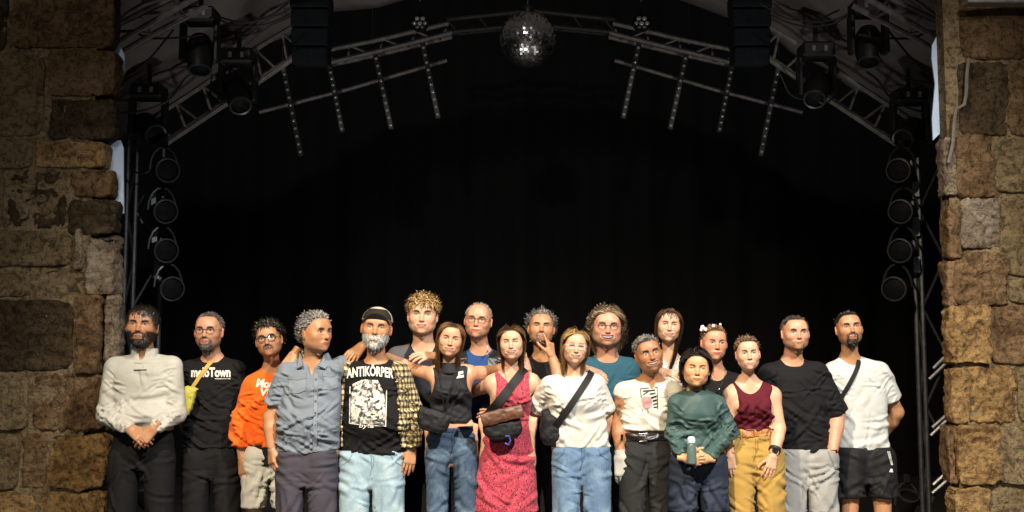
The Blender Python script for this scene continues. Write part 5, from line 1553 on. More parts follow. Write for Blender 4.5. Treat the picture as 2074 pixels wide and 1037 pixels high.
      arms={'L': dict(el=(1362, 880, .02), wr=(1386, 928, -.17), hand=dict(curl=1.0, f=(.8, -.3, -.1), b=(-.1, -.9, -.2), t=(.2, 0, 1))), 'R': dict(el=(1479, 872, .03), wr=(1434, 930, -.17), hand=dict(curl=.9, f=(-.85, -.25, .05), b=(.1, -.9, -.2), t=(-.2, -.1, 1)))},
      rows=[(812, 1368, 1458), (845, 1365, 1457), (890, 1365, 1457), (934, 1360, 1472)], depth=.66, hips=[(915, 1364, 1468), (955, 1360, 1470), (985, 1360, 1470)], legs=legs(1388, 1442, 1384, 1446, 940, 1085),
      face=dict(skin=ASIAN, fem=1, haircol=(.010, .008, .008), haircol2=(.05, .04, .035), hairstyle='long', n=2200, smile=.6, eyes=.14, browt=.65, nose=.95, wide=1.0, jaw=.98, neck=.85,
                style_opts=long_hair(-.015, .105, away=.9, grav=.24, jit=.15, flow=(0, .75, .0), tuck=.6, rad=.0028, S=9))),
 dict(label='woman with pale flowers in her hair at the back in a black scoop-neck top', Y=.60, seed=16, dress=d16, head=(1444, 662, 728), turn=(4, 0, -3), neck=(1450, 750),
      sh={'L': (1410, 770), 'R': (1492, 770)}, arm=.9, arms={'L': dict(el=(1400, 860, .05), wr=(1410, 920, 0)), 'R': dict(el=(1502, 860, .05), wr=(1495, 920, 0))},
      rows=[(768, 1408, 1494), (800, 1406, 1496), (860, 1410, 1492), (920, 1408, 1494)], hips=[(905, 1410, 1492), (950, 1406, 1496), (975, 1406, 1496)], legs=legs(1430, 1476, 1428, 1478),
      face=dict(skin=RUDDY, fem=1, haircol=(.09, .045, .02), haircol2=(.40, .26, .12), hairstyle='short', n=1000, smile=.3, eyes=.35, browt=.8, browcol=(.12, .07, .04), red=1.4, hairline=.004,
                style_opts=dict(len=.050, lift=.0, flow=(0, 1, .1), grav=.1, rad=.0028, S=8, curl=.002, rand=.14, back=.4, hug=1.4, thick=.12))),
 dict(label='woman in a maroon tank top and ochre trousers', Y=.0, seed=17, cover='none', dress=d17, head=(1512, 684, 749), turn=(-5, 2, 3), neck=(1517, 770),
      sh={'L': (1482, 796), 'R': (1568, 796)}, arm=.88, bust=[(1505, 826, -.034, .052), (1543, 826, -.034, .052)],
      arms={'L': dict(el=(1468, 872, .06), wr=(1478, 922, -.06), hand=dict(curl=.4, f=(.10, -.15, -1), b=(-.3, -.95, 0), t=(.95, -.2, 0))), 'R': dict(el=(1578, 868, .0), wr=(1567, 922, -.10), hand=dict(curl=.25, spread=.2, f=(-.28, -.05, -.95), b=(.1, -1, 0), t=(-.9, 0, -.3)))},
      rows=[(790, 1482, 1566), (825, 1480, 1566), (860, 1489, 1563), (874, 1490, 1564)], depth=.62, hips=[(868, 1490, 1565), (900, 1484, 1573), (940, 1476, 1580), (975, 1472, 1586)], legs=legs(1501, 1557, 1499, 1558),
      face=dict(skin=FAIR, fem=1, haircol=(.05, .026, .013), haircol2=(.22, .12, .055), hairstyle='curly', n=900, smile=.45, eyes=.4, browt=.75, wide=.93, jaw=.92, neck=.76, hairline=.004, lip=(.40, .17, .17),
                style_opts=dict(len=.040, lift=.05, flow=(0, .9, .1), grav=.1, rad=.0030, S=8, curl=.008, curlf=1.5, rand=.25, hug=1.3, thick=.17))),
 dict(label='man in a black tee and light grey trousers, hand in his pocket', Y=.28, seed=18, dress=d18, head=(1608, 642, 708), turn=(0, 2, 0), neck=(1607, 730),
      sh={'L': (1560, 755), 'R': (1658, 752)}, arm=1.12, depth=.64, arms={'L': dict(el=(1548, 850, .06), wr=(1560, 920, .08)), 'R': dict(el=(1696, 838, .03), wr=(1686, 915, -.06), hand=dict(curl=.4, b=(.5, -.8, 0), f=(-.1, 0, -1), t=(-.8, -.5, 0)))},
      rows=[(750, 1555, 1664), (800, 1552, 1672), (850, 1562, 1678), (915, 1577, 1690)], hips=[(895, 1578, 1688), (940, 1576, 1694), (985, 1574, 1692)], legs=legs(1606, 1664, 1602, 1662),
      face=dict(skin=RUDDY, haircol=(.03, .024, .02), haircol2=(.16, .13, .11), hairstyle='short', n=1000, hairline=.010, temple=.016, smile=.7, eyes=.45, stubble=.55, beardcol=(.05, .04, .035), wide=1.05, jaw=1.12, neck=1.12,
                style_opts=dict(len=.013, lift=.25, flow=(.3, -.2, .5), grav=.0, rad=.0018, S=4))),
 dict(label='man with dark tied-back hair in a white tee and black shorts at the right end', Y=.45, seed=19, dress=d19, head=(1716, 633, 699), turn=(-4, 8, 4), neck=(1724, 724),
      sh={'L': (1690, 750), 'R': (1784, 750)}, arm=1.1, arms={'L': dict(el=(1680, 840, .08), wr=(1700, 900, .16)), 'R': dict(el=(1815, 835, .10), wr=(1785, 885, .20))},
      rows=[(748, 1686, 1790), (790, 1690, 1796), (850, 1697, 1797), (912, 1699, 1800)], depth=.62, hips=[(895, 1700, 1800), (940, 1696, 1804), (975, 1692, 1808)], legs=legs(1724, 1782, 1720, 1790), shoe='white',
      face=dict(skin=TAN, haircol=BLACK_H, haircol2=(.08, .07, .055), hairstyle='short', n=1200, hairline=.004, smile=0., eyes=.3, stubble=.5, beard='goatee', beard_n=350, brow=.1, browt=1.1,
                style_opts=dict(len=.055, lift=.03, flow=(0, 1, .1), grav=.3, hug=1.5, thick=.06, rad=.0028, S=8, curl=.003, rand=.25))),
]
Person.clothes = lambda s: s.sp['dress'](s)

# ------------------------------------------------------------------ the place: ground, stone walls, stage
XC = 1075.0                                           # the stage axis in photograph pixels
def mir(p): return [(2*XC - x, y) for x, y in p]
def struct(o): o['kind'] = 'structure'; return o
asph = plain('black_stage_floor', (.030, .028, .026), .55, 0, .4, 3, .25)
struct(mobj('ground', [(-80, -80, -.05), (80, -80, -.05), (80, 80, -.05), (-80, 80, -.05)], [(0, 1, 2, 3)], plain('gravel_ground', (.06, .055, .05), .9, 0, .5, 8, .6), None, False))
mb = MB(); mb.box((0, 3.2, -.024), (11.0, 9.6, .048)); struct(mb.build('stage_floor', asph))

def stone_mat(name, c0, c1, c2, sc_=1.0):
    m, nt, b, tc = nodes_mat(name, .92, c0, 0, .2)
    v = tc.outputs['Object']
    oi = N(nt, 'ObjectInfo')
    off = N(nt, 'VectorMath', operation='ADD'); nt.links.new(v, off.inputs[0])
    cmb = N(nt, 'CombineXYZ'); mu = N(nt, 'Math', operation='MULTIPLY'); nt.links.new(oi.outputs['Random'], mu.inputs[0]); mu.inputs[1].default_value = 40
    nt.links.new(mu.outputs[0], cmb.inputs[0]); nt.links.new(mu.outputs[0], cmb.inputs[2]); nt.links.new(cmb.outputs[0], off.inputs[1])
    v = off.outputs[0]
    n1 = noise(nt, v, 4.5*sc_, 6, .62, .7); n2 = noise(nt, v, 38, 6, .7); n3 = noise(nt, v, 12, 5, .6, 1.5)
    base = ramp(nt, n1.outputs[0], [(.30, c1), (.5, c0), (.72, c2)])
    pit = ramp(nt, n2.outputs[0], [(.36, (.12, .11, .10)), (.50, (1, 1, 1))])
    base = mix(nt, .7, base, pit, 'MULTIPLY')
    stain = ramp(nt, n3.outputs[0], [(.36, (.28, .26, .24)), (.52, (1, 1, 1))])
    base = mix(nt, .75, base, stain, 'MULTIPLY')
    n4 = noise(nt, v, 130, 3, .7)
    base = mix(nt, .55, base, ramp(nt, n4.outputs[0], [(.35, (.35, .33, .31)), (.65, (1.0, 1.0, 1.0))]), 'MULTIPLY')
    nt.links.new(base, b.inputs['Base Color'])
    p = bump(nt, b, n3.outputs[0], .7, .04)
    p = bump(nt, b, n2.outputs[0], .9, .014, p)
    bump(nt, b, n4.outputs[0], .6, .006, p)
    return m
ST = dict(o=stone_mat('ochre_sandstone', (.44, .275, .115), (.24, .145, .06), (.60, .40, .19)),
          b=stone_mat('brown_sandstone', (.25, .155, .078), (.13, .078, .04), (.37, .245, .135)),
          d=stone_mat('dark_weathered_sandstone', (.095, .066, .034), (.04, .028, .016), (.17, .12, .066)),
          g=stone_mat('grey_sandstone', (.32, .25, .18), (.17, .13, .09), (.46, .39, .30)),
          p=stone_mat('plastered_sandstone', (.29, .215, .115), (.21, .15, .075), (.37, .285, .165), .5))
MORTAR = stone_mat('lime_mortar', (.34, .25, .14), (.18, .13, .07), (.44, .34, .21))
rsS = np.random.RandomState(11)
def stone(parent, rect, Y, mat, proud=0., depth=.35, rough=1.0, jag=0.):
    """one block: photograph rectangle at depth Y of its front face"""
    x0, y0, x1, y1 = rect
    a, b = at(x0, y1, Y), at(x1, y0, Y)
    w, hgt = b[0]-a[0]-.002, b[2]-a[2]-.004
    nx, nz, ny = max(6, int(w/.013)), max(5, int(hgt/.013)), 4
    nx, nz = min(nx, 46), min(nz, 36)
    V = {}; vs = []; Fq = []
    def vid(i, j, k):
        key = (i, j, k)
        if key not in V: V[key] = len(vs); vs.append((i/nx-.5, j/ny-.5, k/nz-.5))
        return V[key]
    for i in range(nx):
        for k in range(nz):
            Fq.append((vid(i, 0, k), vid(i+1, 0, k), vid(i+1, 0, k+1), vid(i, 0, k+1)))
    for k in range(nz):
        for j in range(ny):
            Fq.append((vid(0, j, k), vid(0, j, k+1), vid(0, j+1, k+1), vid(0, j+1, k)))
            Fq.append((vid(nx, j, k), vid(nx, j+1, k), vid(nx, j+1, k+1), vid(nx, j, k+1)))
    for i in range(nx):
        for j in range(ny):
            Fq.append((vid(i, j, 0), vid(i, j+1, 0), vid(i+1, j+1, 0), vid(i+1, j, 0)))
            Fq.append((vid(i, j, nz), vid(i+1, j, nz), vid(i+1, j+1, nz), vid(i, j+1, nz)))
    P = np.array(vs); dim = np.array((w, depth, hgt))
    r = min(.008, .2*min(w, hgt))
    Q = P*dim; half = dim/2
    # rounded box: shrink to the core and push out
    core = np.clip(Q, -(half-r), half-r); dv = Q-core; l = np.linalg.norm(dv, axis=1, keepdims=True)
    Q = core + np.where(l > 1e-9, dv/np.maximum(l, 1e-9)*np.minimum(l, r), 0)
    nrm = P/np.maximum(np.abs(P).max(1, keepdims=True), 1e-6); nrm = np.sign(nrm)*(np.abs(nrm) > .98); nrm = nrm/np.maximum(np.linalg.norm(nrm, axis=1, keepdims=True), 1e-6)
    sd = rsS.randint(1, 400)
    rdg = lambda f, k: 1 - np.abs(vnoise(Q, f, k))*2
    amp = rough*(.008*vnoise(Q, 8, sd) + .009*rdg(15, sd+1) + .006*rdg(34, sd+2) - .006)
    cellr = np.floor(vnoise(Q, 7, sd+7)*3.5)/3.5
    amp = amp + rough*.013*cellr
    Q = Q + nrm*amp[:, None]
    edge = ss(np.abs(P[:, 0]), .36, .5)*ss(np.abs(P[:, 2]), .34, .5)
    Q[:, 0] *= 1 - .05*edge; Q[:, 2] *= 1 - .06*edge
    if jag: Q[:, 0] += jag*.03*vnoise(Q*np.array((0, 0, 1)), 7, sd+3)
    c = np.array(((a[0]+b[0])/2, Y + depth/2 - proud, (a[2]+b[2])/2))
    o = mobj('stone', Q, np.array(Fq), mat, parent)
    o.location = c - np.array(parent.location)
    o.rotation_euler = (rsS.uniform(-.01, .01), rsS.uniform(-.012, .012), rsS.uniform(-.012, .012))
    return o
WY = .95
def wall(name, label, core, stones, loc):
    w = empty(name, loc, label, 'wall')
    a, b = at(core[0], core[3], WY), at(core[2], core[1], WY)
    mb = MB(); mb.box(np.array(((a[0]+b[0])/2, WY+.078, b[2]/2 - .03)) - np.array(loc), (b[0]-a[0], .12, b[2]+.06))
    mb.build('mortar_core', MORTAR, w)
    for r, m, pr, ro in stones:
        stone(w, r, WY, ST[m], pr, .14, ro)
    return w
Ls = [((-180, -60, 20, 105), 'd', .0, .8), ((22, -60, 232, 98), 'b', .0, .8), ((-150, 108, 92, 276), 'p', .0, .5), ((96, 100, 236, 196), 'b', .01, 1.), ((98, 199, 232, 282), 'd', .0, 1.),
      ((-170, 280, 66, 342), 'p', .0, .4), ((70, 285, 212, 340), 'o', .0, .5), ((-160, 346, 10, 462), 'p', .0, .5), ((14, 344, 134, 462), 'd', -.02, 1.4), ((138, 343, 226, 398), 'b', .0, 1.1), ((138, 402, 234, 474), 'd', .0, 1.2),
      ((-160, 466, 146, 540), 'p', .005, .3), ((149, 462, 168, 545), 'g', .015, .6), ((172, 478, 236, 598), 'g', .01, 1.7), ((-160, 544, 62, 602), 'p', -.005, .4), ((66, 543, 168, 594), 'd', -.02, 1.2),
      ((-170, 606, 148, 752), 'd', .0, .9), ((151, 596, 206, 757), 'b', .03, 1.1), ((209, 602, 238, 752), 'g', .0, 1.3),
      ((-170, 757, 60, 872), 'p', .02, .35), ((64, 757, 208, 872), 'b', -.005, 1.6), ((211, 757, 222, 872), 'd', -.01, 1.),
      ((-170, 877, 40, 994), 'p', .01, .4), ((43, 877, 96, 990), 'b', .0, 1.1), ((100, 877, 214, 992), 'o', .012, 1.6), ((-170, 998, 70, 1120), 'o', .012, .7), ((74, 998, 214, 1120), 'o', -.005, 1.2),
      ((-170, 1124, 90, 1260), 'b', .0, 1.), ((94, 1124, 212, 1260), 'o', .0, 1.)]
Rs = [((1946, -70, 2080, 120), 'b', .0, .7), ((2084, -70, 2300, 120), 'o', .0, .5), ((1944, 124, 2040, 276), 'd', .0, 1.), ((2044, 124, 2300, 276), 'b', .0, .6),
      ((1912, 276, 1936, 398), 'g', .02, 1.2), ((1939, 272, 2012, 398), 'b', .02, 1.5), ((2016, 280, 2300, 392), 'p', .0, .5), ((1920, 418, 1943, 524), 'b', .03, 1.1), ((1946, 402, 2024, 506), 'g', .01, 1.4), ((2028, 396, 2300, 560), 'p', .0, .4),
      ((1921, 527, 1938, 620), 'b', .0, 1.2), ((1936, 511, 2040, 620), 'b', .025, 1.6), ((2044, 564, 2300, 616), 'p', .0, .6),
      ((1921, 620, 2002, 738), 'o', .04, 1.5), ((2006, 618, 2300, 738), 'b', .012, 1.0), ((1925, 743, 1962, 858), 'o', .03, 1.), ((1958, 743, 2058, 858), 'o', .0, 1.6), ((2062, 743, 2300, 858), 'p', .015, .7),
      ((1922, 862, 1937, 982), 'b', .0, 1.), ((1938, 861, 2018, 982), 'o', .045, 1.4), ((2020, 861, 2300, 982), 'p', .02, .8), ((1930, 986, 2002, 1110), 'o', .04, 1.5), ((2006, 988, 2300, 1110), 'p', .0, .8),
      ((1924, 1114, 2020, 1250), 'o', .02, 1.2), ((2024, 1114, 2300, 1250), 'b', .0, .8)]
pl = at(100, 900, WY); pr = at(2040, 900, WY)
wl = wall('stone_wall', 'weathered brown sandstone wall standing behind the man in the white sweater', (-560, -260, 206, 1100), Ls, (pl[0], WY, 0))
wr = wall('stone_wall', 'warm ochre sandstone wall at the right edge of the stage', (1950, -260, 2640, 1100), Rs, (pr[0], WY, 0))
# rope-like old lead conduit running down the right-hand wall
c = MB().tube([at(x, y, WY-.05) for x, y in ((1962, 118), (1958, 150), (1957, 190), (1953, 212), (1936, 222), (1932, 250), (1930, 290), (1921, 330))], .012, 7)
tag(c.build('conduit', plain('pale_conduit', (.17, .145, .12), .6), None, True), 'pale crooked conduit running down the upper right stone wall', 'pipe')
c = MB().box(at(2040, 4, WY-.12), (.55, .10, .035), None, .006)
tag(c.build('bracket_bar', plain('pale_metal', (.42, .42, .40), .4), None), 'pale metal bar bracketed to the top of the right stone wall', 'bar')

# pale tarpaulin edges hanging between walls and roof
tarp_blue = cloth('pale_blue_tarpaulin', (.52, .66, .90), .55, fold=.4)
def sheet(name, poly, Y, mat, label, cat, th=.012):
    P = [at(x, y, Y) for x, y in poly]; o = np.mean(P, 0); n = len(P)
    V = [p - o for p in P] + [p - o + (0, th, 0) for p in P]
    Fc = [tuple(range(n)), tuple(range(n, 2*n))[::-1]] + [(i, i+n, (i+1) % n+n, (i+1) % n) for i in range(n)]
    ob = mobj(name, V, Fc, mat, None, False); ob.location = o
    return tag(ob, label, cat)
sheet('tarpaulin', [(216, 88), (242, 90), (252, 112), (253, 142), (243, 149), (216, 144)], WY + .135, tarp_blue, 'small pale blue tarpaulin flap beside the upper left wall', 'tarpaulin')
sheet('tarpaulin', [(195, 286), (244, 284), (250, 300), (250, 365), (251, 432), (236, 436), (215, 400), (195, 360)], WY + .135, tarp_blue, 'pale blue tarpaulin strip behind the left wall edge', 'tarpaulin')
sheet('tarpaulin', [(1905, 58), (1926, 54), (1932, 60), (1928, 135), (1910, 158), (1904, 176), (1906, 268), (1890, 284), (1888, 240), (1894, 170), (1887, 118), (1888, 92)], WY + .135, tarp_blue, 'pale blue tarpaulin strip hanging beside the upper right wall', 'tarpaulin')

# backdrop of pleated black molton
V, Fq = [], []
nx = 260
bx0, bx1, bz = -6.5, 6.8, 7.2
for i in range(nx+1):
    x = bx0 + (bx1-bx0)*i/nx
    y = 7.3 + .06*math.sin(i*.62) + .03*math.sin(i*.23+1)
    V += [(x, y, .01), (x, y, bz)]
Fq = np.array([(2*i, 2*i+2, 2*i+3, 2*i+1) for i in range(nx)])
tag(mobj('backdrop_curtain', V, Fq, cloth('black_molton', (.004, .004, .0045), .95, fold=.2)), 'huge pleated black curtain closing the back of the stage', 'curtain')

# roof tarpaulin: folded arch over the stage
tarp_grey = plain('grey_brown_roof_tarp', (.16, .145, .14), .75, 0, .3, 2.2, .35)
xc = at(XC, 300, 3.6)[0]
Pf = [(-5.6, 0, 2.7), (-4.2, 0, 3.35), (-3.3, 0, 3.95), (-2.6, 0, 4.36), (-2.0, 0, 4.76), (-.7, 0, 5.08), (xc, 0, 5.2)]
Pf = Pf + [(2*xc - x, y, z) for x, y, z in Pf[::-1][1:]]
V, Fq = [], []
ysl = np.linspace(1.75, 4.5, 18)
xs = np.array([p[0] for p in Pf]); zs = np.array([p[2] for p in Pf]); tt = np.linspace(0, len(Pf)-1, 70)
X = np.interp(tt, range(len(Pf)), xs); Z = np.interp(tt, range(len(Pf)), zs)
for j, y in enumerate(ysl):
    for i in range(len(X)):
        V.append((X[i], y, Z[i] + .03*math.sin(i*1.3+j*.5) + .05*math.sin(j*.9)*math.cos(i*.3)))
n = len(X)
Fq = np.array([(j*n+i, (j+1)*n+i, (j+1)*n+i+1, j*n+i+1) for j in range(len(ysl)-1) for i in range(n-1)])
rf = mobj('roof_tarpaulin', V, Fq, tarp_grey); tag(rf, 'grey brown tarpaulin roof arching over the stage trusses', 'roof')
rf.modifiers.new('t', 'SOLIDIFY').thickness = .01

# trusses: chords and zig-zag braces are parts
alu = plain('dull_aluminium', (.22, .21, .20), .45, .25, .3, 20, .1)
dark = plain('black_powder_coat', (.012, .012, .013), .45, 0, .3, 30, .1)
def truss(label, chords, Y, dY=.32, r=.024, brace=.012, nb=7, mat=None, dark_from=None):
    """chords: two pixel polylines (outer, inner); a third chord runs behind"""
    mat = mat or alu
    P = [[at(x, y, Y) for x, y in c] for c in chords]
    def res(pl, n):
        pl = np.array(pl); d = np.r_[0, np.cumsum(np.linalg.norm(np.diff(pl, axis=0), axis=1))]; t = np.linspace(0, d[-1], n)
        return np.stack([np.interp(t, d, pl[:, k]) for k in range(3)], 1)
    A, B = res(P[0], nb*2+1), res(P[1], nb*2+1)
    Cc = (A+B)/2 + (0, dY, 0)
    o = A[0].copy()
    t = empty('roof_truss', o, label, 'truss', 'aluminium trusses carrying the stage roof')
    for ch in (A, B, Cc): MB().tube(ch - o, r, 8).build('chord', mat, t, True)
    for i in range(nb*2):
        p, q = ((A, B), (B, Cc), (Cc, A))[i % 3]
        MB().tube([p[i] - o, q[i+1] - o], brace, 6).build('brace', mat, t, True)
    return t
tr = [('front roof truss crossing the upper left corner above the wall', [[(150, 104), (243, 47), (372, -14)], [(185, 120), (277, 63), (420, -18)]], 1.9, 5),
      ('middle roof truss rising over the upper left lamps', [[(302, 244), (418, 168), (496, 111), (590, 55)], [(335, 292), (430, 229), (523, 167), (612, 106)]], 3.5, 8),
      ('rear roof truss above the left row of LED battens', [[(640, 106), (760, 82), (908, 47)], [(662, 128), (780, 100), (915, 66)]], 5.0, 6)]
for lab, ch, Y, nb in tr:
    truss(lab, ch, Y, nb=nb)
    truss(lab.replace('left', 'right'), [mir(ch[0]), mir(ch[1])], Y, nb=nb)
for s_, lab in ((0, 'left'), (1, 'right')):
    for k, (pts, Y) in enumerate((([(525, 227), (700, 182), (905, 122)], 5.3),)):
        q = mir(pts) if s_ else pts
        P = [at(x, y, Y) for x, y in q]
        tb = MB().tube(np.array(P) - P[0], .022, 8).build('lighting_pipe', alu, None, True); tb.location = P[0]
        tag(tb, f'thin aluminium pipe holding the {lab} row of LED battens', 'pipe', 'pipes under the roof')

truss('dark rear truss across the middle behind the mirror ball', [[(905, 40), (1075, 22), (1245, 40)], [(905, 66), (1075, 50), (1245, 66)]], 5.6, nb=8, mat=plain('dark_truss', (.018, .018, .018), .6, 0))

# LED battens
lens = plain('clear_lens', (.55, .56, .55), .12, .3, .1)
bats = [((572, 128), (610, 316), 5.1), ((664, 116), (694, 268), 5.1), ((754, 82), (793, 262), 5.1), ((850, 60), (888, 240), 5.1)]
order = ['outermost', 'second', 'third', 'innermost']
for s_ in (0, 1):
    for k, (a, b, Y) in enumerate(bats):
        a2, b2 = (mir([a, b]) if s_ else (a, b))
        A, B = at(*a2, Y), at(*b2, Y+.05); o = A
        lab = f'{order[k]} LED batten hanging in the {"right" if s_ else "left"} row under the roof'
        t = empty('led_batten', o, lab, 'stage light', 'hanging LED battens')
        u = (B-A)/np.linalg.norm(B-A); L = np.linalg.norm(B-A)
        M = aim((0, 0, 0), u, (0, 1, 0))
        MB().box(u*L/2, (.055, .05, L), M.to_3x3().to_4x4(), .008).build('housing', plain('dark_grey_housing', (.045, .045, .046), .5), t)
        n = 12; side = np.array((0, -1, 0.))
        for i in range(n):
            c = u*L*(i+.5)/n + side*.028
            MB().lathe([(.018, 0), (.016, .008), (.009, .014), (0, .016)], aim(c, side), 10).build('lens', lens, t, True)
        MB().tube([(0, 0, 0), (0, 0, .45)], .006, 5).build('hanger', dark, t)

# mirror ball
bc = at(1069, 80, 3.7); br = 113/2*(np.linalg.norm(bc-CAM)/F_PX)*.985
ball = empty('mirror_ball', bc, 'big mirror ball hanging over the middle of the stage', 'mirror ball')
mirm, nt, b_, tc = nodes_mat('mirror_tile', .22, (.86, .87, .88), 1.0)
V, Fq = [], []
rows = 38
rsb = np.random.RandomState(3)
for i in range(rows):
    t0, t1 = math.pi*i/rows, math.pi*(i+1)/rows
    n = max(4, int(round(2*math.pi*math.sin((t0+t1)/2)*rows/math.pi)))
    for k in range(n):
        p0, p1 = 2*math.pi*k/n, 2*math.pi*(k+1)/n
        tm, pm = (t0+t1)/2, (p0+p1)/2
        c = np.array((math.sin(tm)*math.cos(pm), math.sin(tm)*math.sin(pm), math.cos(tm)))
        e1 = np.array((-math.sin(pm), math.cos(pm), 0)); e2 = np.cross(c, e1)
        nn = c + rsb.randn()*.10*e1 + rsb.randn()*.10*e2; nn /= np.linalg.norm(nn)
        e1 = e1 - (e1@nn)*nn; e1 /= np.linalg.norm(e1); e2 = np.cross(nn, e1)
        h1 = math.sin(tm)*(p1-p0)/2*.93*br; h2 = (t1-t0)/2*.93*br
        o = len(V)
        for sx, sy in ((-1, -1), (1, -1), (1, 1), (-1, 1)): V.append(c*br + e1*h1*sx + e2*h2*sy)
        Fq.append((o, o+1, o+2, o+3))
tiles = mobj('mirror_tiles', V, np.array(Fq), mirm, ball, False); tiles['kind'] = 'stuff'
prof_ = [(br*.985*math.sin(a), -br*.985*math.cos(a)) for a in np.linspace(.02, math.pi-.02, 24)]
MB().lathe(prof_, None, 36).build('ball_core', dark, ball, True)
MB().lathe([(.0, br+.06), (.05, br+.06), (.06, br+.03), (.06, br-.005)], None, 14).build('crown_cap', dark, ball, True)
MB().tube([(0, 0, br+.05), (0, 0, br+.9)], .01, 6).build('hanging_chain', dark, ball)

# lamps
rim = plain('worn_black_rim', (.045, .045, .048), .35, .2, .4, 40, .1)
glassd = plain('dark_lamp_glass', (.006, .007, .008), .6, 0, .2, 30, .05, .12)
def par(pos, d, label, r=.10, L=.24, group='stage lamps on the side towers'):
    t = empty('stage_lamp', pos, label, 'stage light', group)
    M = aim((0, 0, 0), d); d = np.array(d)/np.linalg.norm(d)
    MB().lathe([(0, -L), (r*.45, -L), (r*.7, -L*.75), (r*.85, -L*.3), (r, 0), (r, .03), (r*.93, .03)], M, 20).build('housing', dark, t, True)
    MB().lathe([(r*.93, .028), (r*1.06, .03), (r*1.06, .045), (r*.93, .047), (r*.93, .028)], M, 24).build('rim', rim, t, True)
    MB().lathe([(r*.93, .02), (r*.6, .03), (0, .036)], M, 20).build('lens', glassd, t, True)
    sdv = np.cross(d, (0, 0, 1)); sdv /= np.linalg.norm(sdv)
    q = [sdv*(r+.02)*math.cos(a) + np.array((0, 0, 1))*(r+.10)*math.sin(a) for a in np.linspace(0, math.pi, 9)]
    MB().tube([x - d*L*.3 for x in q], .010, 5).build('yoke', rim, t, True)
    MB().box(np.array((0, 0, r+.13)) - d*L*.3, (.05, .05, .07), None, .006).build('clamp', dark, t)
    return t
for s_ in (0, 1):
    sd = 'right' if s_ else 'left'
    for k, (x, y, lv) in enumerate(((337, 345, 'topmost'), (333, 428, 'second from top'), (334, 507, 'third from top'), (346, 584, 'lowest'))):
        xx = 2*XC - x + 9 if s_ else x
        par(at(xx, y, 3.05), (.55 if not s_ else -.55, -.8, -.15), f'{lv} dark round lamp on the {sd} side tower', .098)
def moving_head(px, py, Y, label, s=1.0, tilt=(.2, -.5, -1)):
    p = at(px, py, Y)
    t = empty('moving_head_lamp', p, label, 'stage light', 'moving heads hung from the trusses')
    MB().box((0, 0, .34*s), (.30*s, .24*s, .14*s), None, .02*s).build('base', dark, t)
    for sg in (-1, 1):
        MB().box((sg*.155*s, 0, .10*s), (.045*s, .12*s, .36*s), None, .012*s).build('yoke_arm', dark, t)
    M = aim((0, 0, 0), tilt)
    MB().lathe([(0, -.17*s), (.08*s, -.17*s), (.115*s, -.10*s), (.125*s, .05*s), (.10*s, .17*s), (.085*s, .18*s)], M, 18).build('head', dark, t, True)
    MB().lathe([(.10*s, .165*s), (.108*s, .175*s), (.10*s, .19*s), (.085*s, .185*s)], M, 18).build('rim', rim, t, True)
    MB().lathe([(.085*s, .172*s), (.05*s, .19*s), (0, .196*s)], M, 16).build('lens', glassd, t, True)
    MB().tube([(0, 0, .40*s), (0, 0, .62*s)], .022*s, 6).build('clamp', rim, t)
    for dx in (-.05, .06):
        MB().box((dx*s, -.125*s, .34*s), (.03*s, .008, .05*s)).build('display', plain('dim_display', (.20, .22, .24), .3), t)
    return t
for s_ in (0, 1):
    sd = 'right' if s_ else 'left'; f = (lambda x: 2*XC - x) if s_ else (lambda x: x)
    g = -1 if s_ else 1
    jx = 14 if s_ else 0; jy = -16 if s_ else 0
    moving_head(f(405 - jx), 108 + jy, 2.5, f'large black moving head hanging nearest the {sd} wall', .88, (g*.1, -.3, -1))
    moving_head(f(482 + jx), 190 + jy*.8, 3.4, f'black moving head tucked under the {sd} middle truss', .95, (g*.3, -.6, -.8))
    moving_head(f(300 + jx*.5), 258 - jy*.6, 3.2, f'dark moving head at the foot of the {sd} roof truss', .9, (g*.6, -.6, -.5))
    # line-array style loudspeaker column
    p = at(f(630), 130, 3.2)
    t = empty('hanging_loudspeaker', p, f'dark loudspeaker column hanging upper {sd} of the mirror ball', 'loudspeaker', 'hanging loudspeaker columns')
    for i in range(4):
        w = .30 + .012*i; M = Matrix.Rotation(R(10 - 5*i), 4, 'X')
        MB().box((0, .03*(3-i)*.4, .07 + .155*i), (w, .26, .150), M, .012).build('cabinet', plain('dark_blue_grey_cabinet', (.012, .015, .018), .85, 0, .25, 30, .15, .1), t)
    for dx in (-.04, .05):
        MB().tube([(dx, -.14, .58), (dx, -.14, .66)], .009, 6).build('rigging_pin', plain('bright_pin', (.6, .62, .65), .3, .6), t)
    MB().tube([(0, .03, .64), (0, .03, 1.3)], .012, 6).build('hanging_chain', dark, t)
    # cluster lamps
    p = at(f(850), 46, 4.6)
    t = empty('cluster_lamp', p, f'round cluster of small lamps above the {sd} LED battens', 'stage light', 'cluster lamps')
    MB().lathe([(0, .06), (.085, .06), (.09, .0), (.08, -.02)], aim((0, 0, 0), (0, 1, 0)), 18).build('housing', dark, t, True)
    for i in range(7):
        a = i*math.pi/3; rr = 0 if i == 6 else .058
        MB().lathe([(.025, 0), (.023, .012), (.012, .022), (0, .024)], aim((rr*math.cos(a), .015, rr*math.sin(a)), (0, -1, 0)), 12).build('lamp', lens, t, True)
    MB().tube([(0, .05, .05), (0, .05, .3)], .012, 6).build('hanger', dark, t)

